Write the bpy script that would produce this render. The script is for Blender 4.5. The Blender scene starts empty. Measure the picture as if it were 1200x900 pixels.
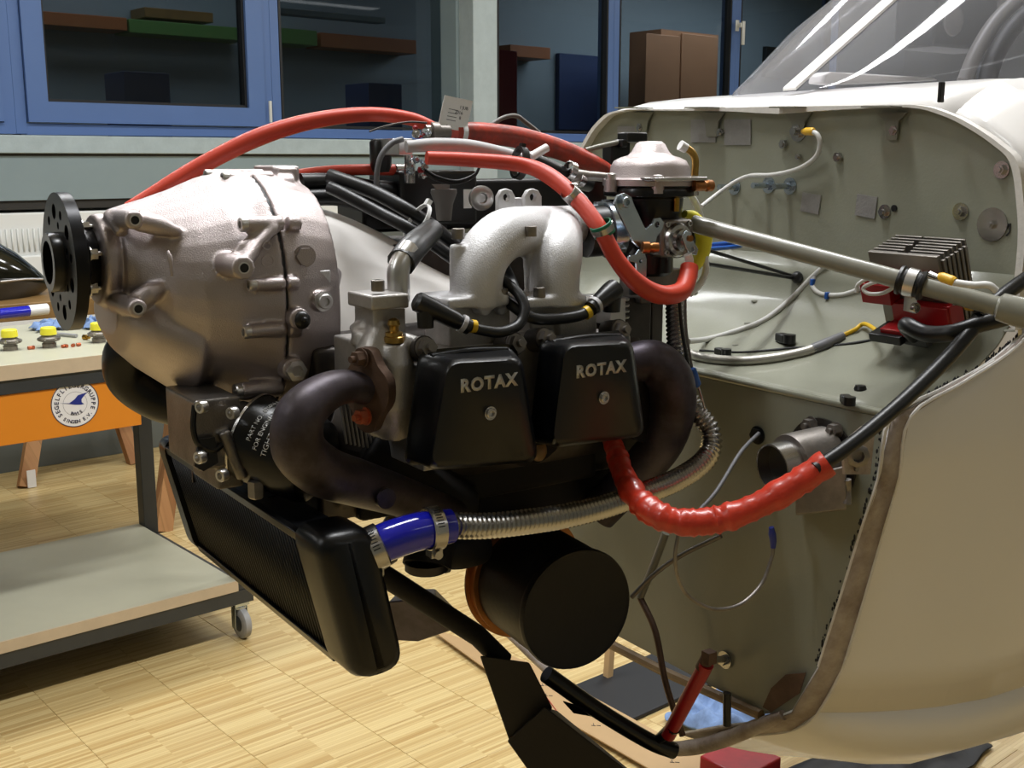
import bpy, bmesh, math, random
from math import sin, cos, tan, pi, radians, sqrt, floor as ffloor
from mathutils import Vector, Matrix
random.seed(7)
V = Vector
SC = bpy.context.scene
# ------------------------------------------------------------------ camera
H = 1.32; FL = 1340.0; PITCH = radians(11.1)
cd = bpy.data.cameras.new('camera'); cam = bpy.data.objects.new('camera', cd)
SC.collection.objects.link(cam); cam.location = (0, 0, H)
cam.rotation_euler = (radians(90) - PITCH, 0, 0)
cd.sensor_width = 36; cd.lens = 36 * FL / 1200; cd.clip_start = 0.05; SC.camera = cam
# ------------------------------------------------------------------ world, lights, exposure
WA = radians(49.3)                                   # direction in which the window wall runs
D1 = V((sin(WA), cos(WA), 0)); D2 = V((-cos(WA), sin(WA), 0))
def WP(a, b, z): return D1 * a + D2 * b + V((0, 0, z))
wd = bpy.data.worlds.new('world'); SC.world = wd; wd.use_nodes = True
wd.node_tree.nodes['Background'].inputs[0].default_value = (0.80, 0.88, 1, 1)
wd.node_tree.nodes['Background'].inputs[1].default_value = 0.12
def area(name, p, sx, sy, en, rz=0, col=(0.97, 0.985, 1.0), rot=None):
    l = bpy.data.lights.new(name, 'AREA'); l.shape = 'RECTANGLE'; l.size = sx; l.size_y = sy; l.energy = en; l.color = col
    o = bpy.data.objects.new(name, l); SC.collection.objects.link(o); o.location = p; o.rotation_euler = rot or (0, 0, rz)
    return o
RZ = math.atan2(D1.y, D1.x)
for b, en in ((-1.9, 3), (1.15, 36), (3.2, 30)):  # the weak first row is added as fill
    for a, k in ((-1.9, 0.4), (1.25, 1.25), (4.2, 1.0), (7.2, .6)):
        area('ceiling_and_fill_light', WP(a, b, 3.1), 1.9, 0.22, en * k, RZ)
area('next_room_fill', WP(3.0, 7.4, 3.3), 3.0, 0.8, 18, RZ, (0.85, 0.92, 1))  # added to brighten the room behind the glass, no lamp known there
area('next_room_fill', WP(9.2, 6.9, 3.3), 3.4, 0.8, 75, RZ, (0.85, 0.92, 1))  # stronger one, added to lift the right-hand windows
SC.view_settings.view_transform = 'Standard'; SC.view_settings.look = 'None'
SC.view_settings.exposure = 0.45; SC.view_settings.gamma = 1; SC.view_settings.use_curve_mapping = False

# ------------------------------------------------------------------ frames of reference
cpp, spp = cos(PITCH), sin(PITCH); CAM = V((0, 0, H))
def ray(px, py):
    x = (px - 600) / FL; y = (450 - py) / FL
    return V((x, cpp + y * spp, -spp + y * cpp))
AZ = radians(56)
A = V((sin(AZ), cos(AZ), 0)); L = V((cos(AZ), -sin(AZ), 0)); Z = V((0, 0, 1))   # engine axis (aft), side axis, up
F0 = CAM + ray(72, 307) * 1.056                                                  # centre of the propeller flange
def W(u, v, w): return F0 + A * u + L * v + Z * w
def hit(px, py, n, c):
    r = ray(px, py); return CAM + r * ((c - (CAM - F0).dot(n)) / r.dot(n))
def P(px, py, v): return hit(px, py, L, v)          # the point at side offset v that this photo pixel measures
def PU(px, py, u): return hit(px, py, A, u)
def PZ(px, py, w): return hit(px, py, Z, w)
def PD(px, py, d2):
    r = ray(px, py); return CAM + r * ((d2 - CAM.dot(D2)) / r.dot(D2))
def dep(p): d = p - CAM; return d.y * cpp - d.z * spp
def rpx(p, n): return n * dep(p) / FL

# ------------------------------------------------------------------ materials
def lin(h):
    h = h.lstrip('#'); c = [int(h[i:i + 2], 16) / 255 for i in (0, 2, 4)]
    return tuple(x / 12.92 if x <= 0.04045 else ((x + 0.055) / 1.055) ** 2.4 for x in c) + (1,)
MATS = {}
def mat(name, col, rough=0.5, metal=0.0, var=0.0, vs=8.0, bump=0.0, bs=200.0, coat=0.0, rv=0.0, col2=None, trans=0.0, spec=None, vdist=0.0):
    m = bpy.data.materials.new(name); m.use_nodes = True; nt = m.node_tree; N = nt.nodes; K = nt.links
    b = N['Principled BSDF']; c = lin(col)
    b.inputs['Base Color'].default_value = c; b.inputs['Roughness'].default_value = rough; b.inputs['Metallic'].default_value = metal
    b.inputs['Coat Weight'].default_value = coat; b.inputs['Coat Roughness'].default_value = 0.1
    if spec is not None: b.inputs['Specular IOR Level'].default_value = spec
    if trans: b.inputs['Transmission Weight'].default_value = trans
    if var or bump or rv or col2:
        g = N.new('ShaderNodeNewGeometry')
        if var or rv or col2:
            n = N.new('ShaderNodeTexNoise'); n.inputs['Scale'].default_value = vs; n.inputs['Detail'].default_value = 6; n.inputs['Roughness'].default_value = 0.65
            n.inputs['Distortion'].default_value = vdist
            K.new(g.outputs['Position'], n.inputs['Vector'])
            r = N.new('ShaderNodeValToRGB'); e = r.color_ramp.elements
            e[0].position = 0.35; e[1].position = 0.68
            c2 = lin(col2) if col2 else tuple(x * (1 - var) for x in c[:3]) + (1,)
            e[0].color = c2; e[1].color = c
            K.new(n.outputs['Fac'], r.inputs[0]); K.new(r.outputs[0], b.inputs['Base Color'])
            if rv:
                mr = N.new('ShaderNodeMapRange'); mr.inputs[3].default_value = max(0.02, rough - rv); mr.inputs[4].default_value = min(1, rough + rv)
                K.new(n.outputs['Fac'], mr.inputs[0]); K.new(mr.outputs[0], b.inputs['Roughness'])
        if bump:
            n2 = N.new('ShaderNodeTexNoise'); n2.inputs['Scale'].default_value = bs; n2.inputs['Detail'].default_value = 3
            K.new(g.outputs['Position'], n2.inputs['Vector'])
            bp = N.new('ShaderNodeBump'); bp.inputs['Strength'].default_value = bump; bp.inputs['Distance'].default_value = 0.001
            K.new(n2.outputs['Fac'], bp.inputs['Height']); K.new(bp.outputs[0], b.inputs['Normal'])
    MATS[name] = m; return m
M = MATS
mat('cast_aluminium', '#bdb3b2', 0.43, 0.96, 0.10, 14, 0.5, 900, rv=0.06)
mat('sand_cast', '#d4d3d4', 0.5, 0.5, 0.12, 20, 0.5, 700)
mat('pump_cast_shaded', '#8a8580', 0.4, 0.9, 0.4, 22, 0.4, 600)  # casting darkened: the underside's dark reflection is put into its colour
mat('head_cast', '#c0bcb8', 0.4, 0.7, 0.35, 22, 0.4, 600)
mat('steel', '#c4c2c0', 0.25, 1.0, 0.15, 40)
mat('zinc', '#c4d0dc', 0.24, 1.0, 0.2, 30)
mat('dull_steel', '#96908a', 0.45, 0.9, 0.4, 25, 0.2, 300)
mat('dark_steel', '#5a5552', 0.4, 0.85, 0.35, 25)
mat('black_steel', '#141415', 0.28, 0.4, 0.2, 20, coat=0.2)
mat('anodised_black', '#17171a', 0.32, 0.6, 0.2, 20)
mat('valve_black', '#07080b', 0.3, 0.0, 0.2, 30, 0.1, 900, spec=0.4)
mat('lettering_grey', '#b9b9b6', 0.4, 0.6)
mat('black_rubber', '#0d0e10', 0.4, 0.0, 0.25, 20, 0.1, 300, spec=0.5)
mat('grey_rubber', '#6f6f72', 0.5, 0.0, 0.1, 30)
mat('black_plastic', '#0e0e0f', 0.35, 0.0, 0.2, 20)
mat('exhaust_dark', '#57505a', 0.45, 0.5, 0.5, 16, 0.2, 200, col2='#332b2b')
mat('exhaust_rust', '#6b5446', 0.55, 0.5, 0.4, 30, 0.3, 300)
mat('soot_and_shade', '#15110f', 0.7, 0.2, 0.4, 12, 0.3, 150)  # near-black that also carries the deep shade under the engine
mat('muffler_dark', '#131215', 0.5, 0.4, 0.3, 14, 0.2, 150)
mat('red_silicone', '#d2452f', 0.42, 0.0, 0.12, 25, 0.15, 200)
mat('red_dirty', '#c8432f', 0.4, 0.0, 0.5, 50, 0.2, 200, col2='#86382e')
mat('red_wrap', '#cf3a24', 0.35, 0.0, 0.25, 60, 0.9, 90, coat=0.25)
mat('red_plastic', '#981016', 0.35, 0.0, 0.1, 20)
mat('red_paint', '#a8161c', 0.35, 0.0, 0.25, 30)
mat('blue_silicone', '#1a1fb0', 0.12, 0.0, 0.1, 20, coat=0.6)
mat('blue_plastic', '#1e58ae', 0.35)
mat('grey_hose', '#b9b7b8', 0.5, 0.0, 0.1, 20)
mat('white_plastic', '#e8e8e8', 0.4)
mat('white_cable', '#d4d3cf', 0.45, 0.0, 0.1, 60)
mat('yellow_plastic', '#efe63e', 0.4)
mat('yellow_cable', '#e0b51a', 0.4)
mat('amber_terminal', '#e0b030', 0.4)
mat('brass', '#b9913f', 0.28, 1.0, 0.3, 60)
mat('bronze', '#a87245', 0.35, 0.9, 0.3, 60)
mat('gold_zinc', '#c9a35a', 0.28, 1.0, 0.3, 40)
mat('copper', '#c26a4a', 0.35, 0.7)
mat('green_clamp', '#177055', 0.4)
mat('braid', '#b5b2aa', 0.4, 0.6)
mat('olive', '#919282', 0.38, 0.0, 0.12, 5, 0.2, 300, coat=0.25)
mat('olive_tube', '#87867a', 0.3, 0.0, 0.1, 20, coat=0.3)
mat('edge_sealant', '#d8d4cc', 0.6, 0.0, 0.6, 60, 0.6, 200, col2='#8f8a7e')
mat('chipped_white', '#e6e2dc', 0.5, 0.0, 0.15, 60, 0.4, 200)
mat('lip_grime', '#b3a79c', 0.5, 0.0, 0.4, 30, 0.5, 200, col2='#85766b')
mat('white_paint', '#efece9', 0.22, 0.0, 0.03, 3, coat=0.5)
mat('white_shroud', '#f1ede8', 0.45, 0.0, 0.05, 10)
mat('black_strap', '#0a0a0a', 0.6)
mat('foil_tape', '#9c9a98', 0.35, 0.3, 0.15, 60, 0.5, 300)
mat('tag_white', '#fbfbfa', 0.5)
mat('ink', '#3a3a3c', 0.6)
mat('wall_green', '#808f92', 0.45, 0.0, 0.06, 4)
mat('wall_dark', '#5d625e', 0.6, 0.0, 0.08, 3)
mat('sill_concrete', '#a3b1b4', 0.7, 0.0, 0.15, 14, 0.4, 120)
mat('column_concrete', '#a2aeb0', 0.7, 0.0, 0.12, 12, 0.4, 120)
mat('gap_dark', '#2b2925', 0.8)
mat('radiator_white', '#dcdedb', 0.4)
mat('window_blue', '#506b9c', 0.4, 0.0, 0.05, 5)
mat('gasket_black', '#0b0c0e', 0.5)
mat('handle_white', '#d2d2cc', 0.4, 0.3)
mat('bench_top', '#c3c1a9', 0.4, 0.0, 0.07, 6)
mat('bench_edge', '#cdbba0', 0.5, 0.0, 0.1, 20)
mat('bench_steel', '#34383b', 0.4, 0.0, 0.1, 20)
mat('orange_paint', '#e08a22', 0.42, 0.0, 0.04, 6)
mat('caster_grey', '#9a9a9a', 0.5)
mat('sticker_white', '#e9e9ec', 0.4)
mat('sticker_blue', '#1b2c86', 0.4)
mat('navy_ink', '#2b2a45', 0.5)
mat('rag_blue', '#7f9ac6', 0.9, 0.0, 0.3, 40)
mat('tan_board', '#b8986c', 0.5, 0.0, 0.1, 6)
mat('tan_rail', '#8f7550', 0.5, 0.0, 0.3, 20)
mat('ceiling_white', '#cfcfc8', 0.8)
mat('other_wall', '#8e9088', 0.8)
mat('brown_doors', '#a0704f', 0.5, 0.0, 0.1, 10)
mat('room_wall', '#8b949a', 0.6)
mat('room_blue', '#23345e', 0.6)
mat('room_green', '#56803f', 0.5)
mat('room_orange', '#a05c30', 0.5)
mat('room_red', '#8d1c26', 0.6)
mat('room_dark', '#1d1e20', 0.7)
mat('interior_black', '#131316', 0.6)
mat('interior_grey', '#6d6a66', 0.5)
mat('carbon_gloss', '#17170f', 0.08, 0.0, 0.2, 6, coat=0.8)
mat('brown_board', '#8a6a3c', 0.45, 0.0, 0.3, 12)
mat('aluminium_bright', '#d6d4d2', 0.3, 0.95, 0.1, 20)
mat('heatsink', '#86817b', 0.4, 0.85, 0.1, 20)
def glassmat(name, rough, tint, alpha, spec=0.5):
    m = bpy.data.materials.new(name); m.use_nodes = True; nt = m.node_tree; N = nt.nodes; K = nt.links
    N.remove(N['Principled BSDF']); out = N['Material Output']
    t = N.new('ShaderNodeBsdfTransparent'); t.inputs[0].default_value = tint
    g = N.new('ShaderNodeBsdfGlossy'); g.inputs['Roughness'].default_value = rough
    lw = N.new('ShaderNodeLayerWeight'); lw.inputs['Blend'].default_value = 0.5
    pw = N.new('ShaderNodeMath'); pw.operation = 'POWER'; pw.inputs[1].default_value = 5; K.new(lw.outputs['Facing'], pw.inputs[0])
    mr = N.new('ShaderNodeMath'); mr.operation = 'MULTIPLY_ADD'; mr.inputs[1].default_value = 0.8; mr.inputs[2].default_value = 0.04; K.new(pw.outputs[0], mr.inputs[0])
    mx = N.new('ShaderNodeMixShader'); K.new(mr.outputs[0], mx.inputs[0]); K.new(t.outputs[0], mx.inputs[1]); K.new(g.outputs[0], mx.inputs[2])
    last = mx
    if alpha:
        d = N.new('ShaderNodeBsdfDiffuse'); d.inputs[0].default_value = (0.75, 0.76, 0.8, 1)
        m2 = N.new('ShaderNodeMixShader'); m2.inputs[0].default_value = alpha
        K.new(mx.outputs[0], m2.inputs[1]); K.new(d.outputs[0], m2.inputs[2]); last = m2
    K.new(last.outputs[0], out.inputs[0]); MATS[name] = m; return m
glassmat('window_glass', 0.02, (0.55, 0.6, 0.62, 1), 0.0)
glassmat('canopy_glass', 0.06, (0.82, 0.82, 0.85, 1), 0.10)
def woodmat(name, base, dark, pitch, ln, rough=0.35, coat=0.15):
    m = bpy.data.materials.new(name); m.use_nodes = True; nt = m.node_tree; N = nt.nodes; K = nt.links
    b = N['Principled BSDF']; b.inputs['Roughness'].default_value = rough; b.inputs['Coat Weight'].default_value = coat; b.inputs['Coat Roughness'].default_value = 0.25
    tc = N.new('ShaderNodeTexCoord'); oi = N.new('ShaderNodeObjectInfo'); sp = N.new('ShaderNodeSeparateXYZ'); K.new(tc.outputs['Object'], sp.inputs[0])
    def mth(op, a, bb=None):
        n = N.new('ShaderNodeMath'); n.operation = op
        for i, x in enumerate((a, bb)):
            if x is None: continue
            if isinstance(x, (int, float)): n.inputs[i].default_value = x
            else: K.new(x, n.inputs[i])
        return n.outputs[0]
    row = mth('FLOOR', mth('DIVIDE', sp.outputs[1], pitch))
    colm = mth('FLOOR', mth('DIVIDE', sp.outputs[0], ln))
    cv = N.new('ShaderNodeCombineXYZ'); K.new(row, cv.inputs[0]); K.new(colm, cv.inputs[1]); K.new(mth('MULTIPLY', oi.outputs['Random'], 77.0), cv.inputs[2])
    wn = N.new('ShaderNodeTexWhiteNoise'); K.new(cv.outputs[0], wn.inputs['Vector'])
    gr = N.new('ShaderNodeTexNoise'); mp = N.new('ShaderNodeMapping'); mp.inputs['Scale'].default_value = (5, 160, 1)
    K.new(tc.outputs['Object'], mp.inputs[0]); K.new(mp.outputs[0], gr.inputs['Vector']); gr.inputs['Scale'].default_value = 1; gr.inputs['Detail'].default_value = 3
    f = mth('ADD', mth('MULTIPLY', wn.outputs['Value'], 0.62), mth('MULTIPLY', gr.outputs['Fac'], 0.5))
    r = N.new('ShaderNodeValToRGB'); e = r.color_ramp.elements; e[0].position = 0.15; e[1].position = 0.8; e[0].color = lin(dark); e[1].color = lin(base)
    K.new(f, r.inputs[0])
    fr = mth('FRACT', mth('DIVIDE', sp.outputs[1], pitch)); ln_ = mth('LESS_THAN', fr, 0.1)
    mx = N.new('ShaderNodeMix'); mx.data_type = 'RGBA'; K.new(mth('MULTIPLY', ln_, 0.35), mx.inputs['Factor']); K.new(r.outputs[0], mx.inputs[6]); mx.inputs[7].default_value = lin('#8a6a3c')
    K.new(mx.outputs[2], b.inputs['Base Color'])
    MATS[name] = m
woodmat('parquet', '#d6bf88', '#b4935a', 0.0085, 0.27)
woodmat('sawn_wood', '#b98a5c', '#8e6038', 0.03, 3.0, 0.6, 0)

# ------------------------------------------------------------------ mesh builder
def orth(d):
    d = d.normalized(); a = Z if abs(d.z) < 0.9 else V((1, 0, 0))
    x = a.cross(d).normalized(); return x, d.cross(x).normalized()
def spline(pts, n=8):
    if len(pts) < 3: n = 1
    q = [pts[0] * 2 - pts[1]] + list(pts) + [pts[-1] * 2 - pts[-2]]; out = []
    for i in range(1, len(q) - 2):
        a, b, c, d = q[i - 1:i + 3]
        for k in range(n):
            t = k / n; out.append(0.5 * ((2 * b) + (c - a) * t + (2 * a - 5 * b + 4 * c - d) * t * t + (3 * b - a - 3 * c + d) * t ** 3))
    out.append(pts[-1]); return out
def interp(vals, n=8):
    out = []
    for i in range(len(vals) - 1):
        for k in range(n): out.append(vals[i] + (vals[i + 1] - vals[i]) * k / n)
    return out + [vals[-1]]
class MB:
    def __init__(s): s.v = []; s.f = []
    def add(s, vs, fs):
        k = len(s.v); s.v += [V(x) for x in vs]; s.f += [[i + k for i in f] for f in fs]; return s
    def rings(s, rings, cap=True, close=True):
        n = len(rings[0]); vs = [p for r in rings for p in r]; fs = []
        for i in range(len(rings) - 1):
            for j in range(n if close else n - 1):
                a = i * n + j; b = i * n + (j + 1) % n; fs.append([a, b, b + n, a + n])
        if cap: fs.append(list(range(n))[::-1]); fs.append([(len(rings) - 1) * n + j for j in range(n)])
        return s.add(vs, fs)
    def tube(s, pts, r, seg=14, cap=True, inner=None, n=None):
        rs = r if isinstance(r, (list, tuple)) else [r] * len(pts)
        t = []
        for i in range(len(pts)):
            d = (pts[min(i + 1, len(pts) - 1)] - pts[max(i - 1, 0)]); t.append(d.normalized() if d.length > 1e-9 else Z.copy())
        x, y = orth(t[0]); rg = []
        for i, p in enumerate(pts):
            if i:
                q = t[i - 1].rotation_difference(t[i]); x = q @ x; y = q @ y
            rg.append([p + (x * cos(2 * pi * j / seg) + y * sin(2 * pi * j / seg)) * rs[i] for j in range(seg)])
        return s.rings(rg, cap)
    def cyl(s, p, d, r, h, seg=18, r2=None):
        d = d.normalized(); return s.tube([p, p + d * h], [r, r if r2 is None else r2], seg)
    def lathe(s, p, d, prof, seg=24, x=None, ring=False):
        if ring: prof = list(prof) + [prof[0]]
        d = d.normalized(); X, Y = orth(d)
        if x is not None: X = (x - d * x.dot(d)).normalized(); Y = d.cross(X)
        rg = [[p + d * h + (X * cos(2 * pi * j / seg) + Y * sin(2 * pi * j / seg)) * max(r, 1e-5) for j in range(seg)] for r, h in prof]
        return s.rings(rg, not ring)
    def box(s, c, ax, ay, az, sx, sy, sz):
        vs = [c + ax * (sx / 2 * i) + ay * (sy / 2 * j) + az * (sz / 2 * k) for i in (-1, 1) for j in (-1, 1) for k in (-1, 1)]
        return s.add(vs, [[0, 1, 3, 2], [4, 6, 7, 5], [0, 4, 5, 1], [2, 3, 7, 6], [0, 2, 6, 4], [1, 5, 7, 3]])
    def uvw(s, u0, u1, v0, v1, w0, w1):
        return s.box(W((u0 + u1) / 2, (v0 + v1) / 2, (w0 + w1) / 2), A, L, Z, u1 - u0, v1 - v0, w1 - w0)
    def wbox(s, a0, a1, b0, b1, z0, z1):
        return s.box(WP((a0 + a1) / 2, (b0 + b1) / 2, (z0 + z1) / 2), D1, D2, Z, a1 - a0, b1 - b0, z1 - z0)
    def prism(s, poly, d):                        # world polygon swept by d
        n = len(poly); return s.add(list(poly) + [p + d for p in poly], [list(range(n))[::-1], list(range(n, 2 * n))] + [[i, (i + 1) % n, (i + 1) % n + n, i + n] for i in range(n)])
    def grid(s, rows, th=None):
        m = len(rows[0]); vs = [p for r in rows for p in r]; fs = [[i * m + j, i * m + j + 1, (i + 1) * m + j + 1, (i + 1) * m + j] for i in range(len(rows) - 1) for j in range(m - 1)]
        return s.add(vs, fs)
    def ball(s, c, r, seg=14, sc=(1, 1, 1)):
        k = seg // 2; rg = [[c + V((cos(2 * pi * j / seg) * sin(pi * i / k) * r * sc[0], sin(2 * pi * j / seg) * sin(pi * i / k) * r * sc[1], cos(pi * i / k) * r * sc[2])) for j in range(seg)] for i in range(k + 1)]
        rg[0] = [p + V((0, 0, 0)) for p in rg[0]]; return s.rings(rg, False)
    def from_curve(s, cu, mtx):
        o = bpy.data.objects.new('t', cu); SC.collection.objects.link(o)
        me = bpy.data.meshes.new_from_object(o.evaluated_get(bpy.context.evaluated_depsgraph_get()))
        s.add([mtx @ v.co for v in me.vertices], [list(p.vertices) for p in me.polygons])
        bpy.data.objects.remove(o); bpy.data.curves.remove(cu); bpy.data.meshes.remove(me); return s
    def plate(s, outer, holes, o, ex, ey, th):    # 2-D outline with holes, extruded
        cu = bpy.data.curves.new('c', 'CURVE'); cu.dimensions = '2D'; cu.fill_mode = 'BOTH'; cu.extrude = th / 2
        for loop in [outer] + holes:
            sp = cu.splines.new('POLY'); sp.points.add(len(loop) - 1); sp.use_cyclic_u = True
            for i, q in enumerate(loop): sp.points[i].co = (q[0], q[1], 0, 1)
        return s.from_curve(cu, frame(o, ex, ey))
    def text(s, body, size, o, ex, ey, th=0.0004, bold=0.0, align='CENTER', space=1.0):
        cu = bpy.data.curves.new('c', 'FONT'); cu.body = body; cu.size = size; cu.extrude = th / 2; cu.offset = bold; cu.align_x = align; cu.align_y = 'CENTER'; cu.space_character = space; cu.resolution_u = 3
        return s.from_curve(cu, frame(o, ex, ey))
def frame(o, ex, ey):
    ex = ex.normalized(); ey = (ey - ex * ey.dot(ex)).normalized(); ez = ex.cross(ey)
    return Matrix(((ex.x, ey.x, ez.x, o.x), (ex.y, ey.y, ez.y, o.y), (ex.z, ey.z, ez.z, o.z), (0, 0, 0, 1)))
def circ(x, y, r, n=20, ry=None): return [(x + r * cos(2 * pi * i / n), y + (ry or r) * sin(2 * pi * i / n)) for i in range(n)]

def wloc(o):
    p = V((0, 0, 0))
    while o: p += o.location; o = o.parent
    return p
def mk(name, mb, m, parent=None, bev=0, smooth=38, cast=0, solid=0, subd=0, sm=5):
    o_ = wloc(parent) if parent else None
    if o_ is None:
        lo = V([min(v[i] for v in mb.v) for i in range(3)]); hi = V([max(v[i] for v in mb.v) for i in range(3)])
        o_ = V(((lo.x + hi.x) / 2, (lo.y + hi.y) / 2, lo.z))
    me = bpy.data.meshes.new(name); me.from_pydata([tuple(v - o_) for v in mb.v], [], mb.f); me.validate()
    b = bmesh.new(); b.from_mesh(me); bmesh.ops.remove_doubles(b, verts=b.verts, dist=1e-6); bmesh.ops.recalc_face_normals(b, faces=b.faces); b.to_mesh(me); b.free()
    me.materials.append(M[m]); ob = bpy.data.objects.new(name, me); SC.collection.objects.link(ob)
    if parent: ob.parent = parent
    else: ob.location = o_
    for p in me.polygons: p.use_smooth = True
    if cast:
        r = ob.modifiers.new('r', 'REMESH'); r.mode = 'VOXEL'; r.voxel_size = cast; r.use_smooth_shade = True
        q = ob.modifiers.new('s', 'SMOOTH'); q.factor = 0.5; q.iterations = sm
        return ob
    if smooth: me.set_sharp_from_angle(angle=radians(smooth))
    if solid:
        q = ob.modifiers.new('so', 'SOLIDIFY'); q.thickness = solid; q.offset = 0
    if bev:
        q = ob.modifiers.new('b', 'BEVEL'); q.width = bev; q.segments = 2; q.limit_method = 'ANGLE'; q.angle_limit = radians(40); q.harden_normals = False
    if subd:
        q = ob.modifiers.new('sd', 'SUBSURF'); q.levels = subd; q.render_levels = subd
    return ob
def tag(o, label, cat, group=None):
    o['label'] = label; o['category'] = cat
    if group: o['group'] = group
    return o
def thing(name, label, cat, loc, group=None):
    o = bpy.data.objects.new(name, None); o.empty_display_size = 0.02; SC.collection.objects.link(o); o.location = loc
    return tag(o, label, cat, group)
def struct(name, mb, m, **k):
    o = mk(name, mb, m, **k); o['kind'] = 'structure'; return o
def lab(o, s): o['label'] = s; return o
def hexbolt(parent, p, d, r=0.006, h=0.005, m='steel', washer=True, stud=True, name='bolt'):
    b = MB(); d = d.normalized()
    if washer: b.cyl(p, d, r * 1.35, 0.0012, 20)
    b.cyl(p + d * 0.001, d, r * 1.1, h, 6)
    if stud: b.cyl(p + d * h, d, r * 0.5, h * 0.7, 12)
    return mk(name, b, m, parent, smooth=30)
def socket(parent, p, d, r=0.006, h=0.006, m='steel', name='socket_screw', washer=0):
    b = MB()
    if washer: b.cyl(p, d, washer, 0.0015, 24)
    b.lathe(p, d, [(r * .98, 0), (r, h * .1), (r, h * .85), (r * .9, h), (r * .55, h), (r * .5, h * .45), (0.0, h * .4)], 18)
    return mk(name, b, m, parent, smooth=30)
def hose(name, label, cat, pts, rp, m, seg=14, n=8, parent=None, group=None, world=False, radii=None, bump=0):
    """round flexible line; rp = radius in photo pixels at its own distance, or metres when world"""
    w = [P(*q) if not isinstance(q, Vector) else q for q in pts]
    rs = rp if isinstance(rp, (list, tuple)) else [rp] * len(w)
    rr = [x if world else rpx(p, x) for p, x in zip(w, rs)]
    c = spline(w, n); r = interp(rr, n) if len(w) > 2 else rr
    if bump:
        random.seed(len(pts)); r = [x * (1 + random.uniform(-bump, bump)) for x in r]
    o = mk(name, MB().tube(c, r, seg), m, parent, smooth=60)
    if label: 
        if parent: lab(o, label)
        else: tag(o, label, cat, group)
    return o

# ================================================================== THE SETTING
WD = (ray(0, 555) * (H / -ray(0, 555).z)).dot(D2)          # distance of the window wall
AX = 14.0; AW = -3.2
# floor: a base slab, then single parquet blocks where they can be told apart
fb = MB(); o = V((0, 0, -0.012)); fb.wbox(AW, AX, -2.6, WD + 0.02, -0.05, -0.0012)
fl = struct('floor', MB(), 'parquet') if False else None
me = bpy.data.meshes.new('floor')
c = [(AW, -2.6), (AX, -2.6), (AX, WD + .02), (AW, WD + .02)]
me.from_pydata([(a, b, z) for z in (-0.05, -0.0015) for a, b in c], [], [[3, 2, 1, 0], [4, 5, 6, 7], [0, 1, 5, 4], [1, 2, 6, 5], [2, 3, 7, 6], [3, 0, 4, 7]])
me.materials.append(M['parquet']); fl = bpy.data.objects.new('floor', me); SC.collection.objects.link(fl); fl['kind'] = 'structure'
fl.rotation_euler = (0, 0, RZ)
BL, BW_ = 0.2675, 0.128
bm = MB(); hx, hy = BL / 2 - 0.0007, BW_ / 2 - 0.0007
bm.rings([[V((-hx, -hy, -.0014)), V((hx, -hy, -.0014)), V((hx, hy, -.0014)), V((-hx, hy, -.0014))],
          [V((-hx, -hy, -.0004)), V((hx, -hy, -.0004)), V((hx, hy, -.0004)), V((-hx, hy, -.0004))],
          [V((-hx + .0006, -hy + .0006, 0)), V((hx - .0006, -hy + .0006, 0)), V((hx - .0006, hy - .0006, 0)), V((-hx + .0006, hy - .0006, 0))]])
bme = bpy.data.meshes.new('floor_block'); bme.from_pydata([tuple(v) for v in bm.v], [], bm.f); bme.materials.append(M['parquet'])
def topx(p):
    d = p - CAM; zz = d.y * cpp - d.z * spp; return (600 + FL * d.x / zz, 450 - FL * (d.y * spp + d.z * cpp) / zz, zz) if zz > .1 else (-9e3, 0, 0)
cand = []
for i in range(-8, 26):
    for j in range(-4, 40):
        a = 1.37 + (i + .5) * BL - 5 * BL; b = 0.6 + (j + .5) * BW_ + (i % 3) * 0.041
        x, y, zz = topx(WP(a, b, 0))
        if -60 < x < 1260 and 480 < y < 980 and b < WD - .1 and not (560 < x < 1000 and y < 720) and not (x > 1000 and y < 860): cand.append((zz, a, b))
cand.sort()
for zz, a, b in cand[:298]:
    o = bpy.data.objects.new('floor_block', bme); SC.collection.objects.link(o); o.parent = fl; o.location = (a, b, 0)
# window wall: lower wall, sill, window band, wall above
struct('wall_back', MB().wbox(AW, AX, WD, WD + .2, 0, 1.345).wbox(AW, AX, WD, WD + .2, 2.75, 3.4), 'wall_dark')
struct('trim_1', MB().wbox(AW, AX, WD - .10, WD - .005, 1.155, 1.335), 'wall_green')       # cladding under the sill
struct('trim_2', MB().wbox(AW, AX, WD - .09, WD - .006, 1.118, 1.153), 'gap_dark')
struct('trim_3', MB().wbox(AW, AX, WD - .12, WD + .16, 1.345, 1.418), 'sill_concrete', bev=.004)
struct('trim_4', MB().wbox(AW, AX, WD - .104, WD - .004, 1.335, 1.345), 'gap_dark')
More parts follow.
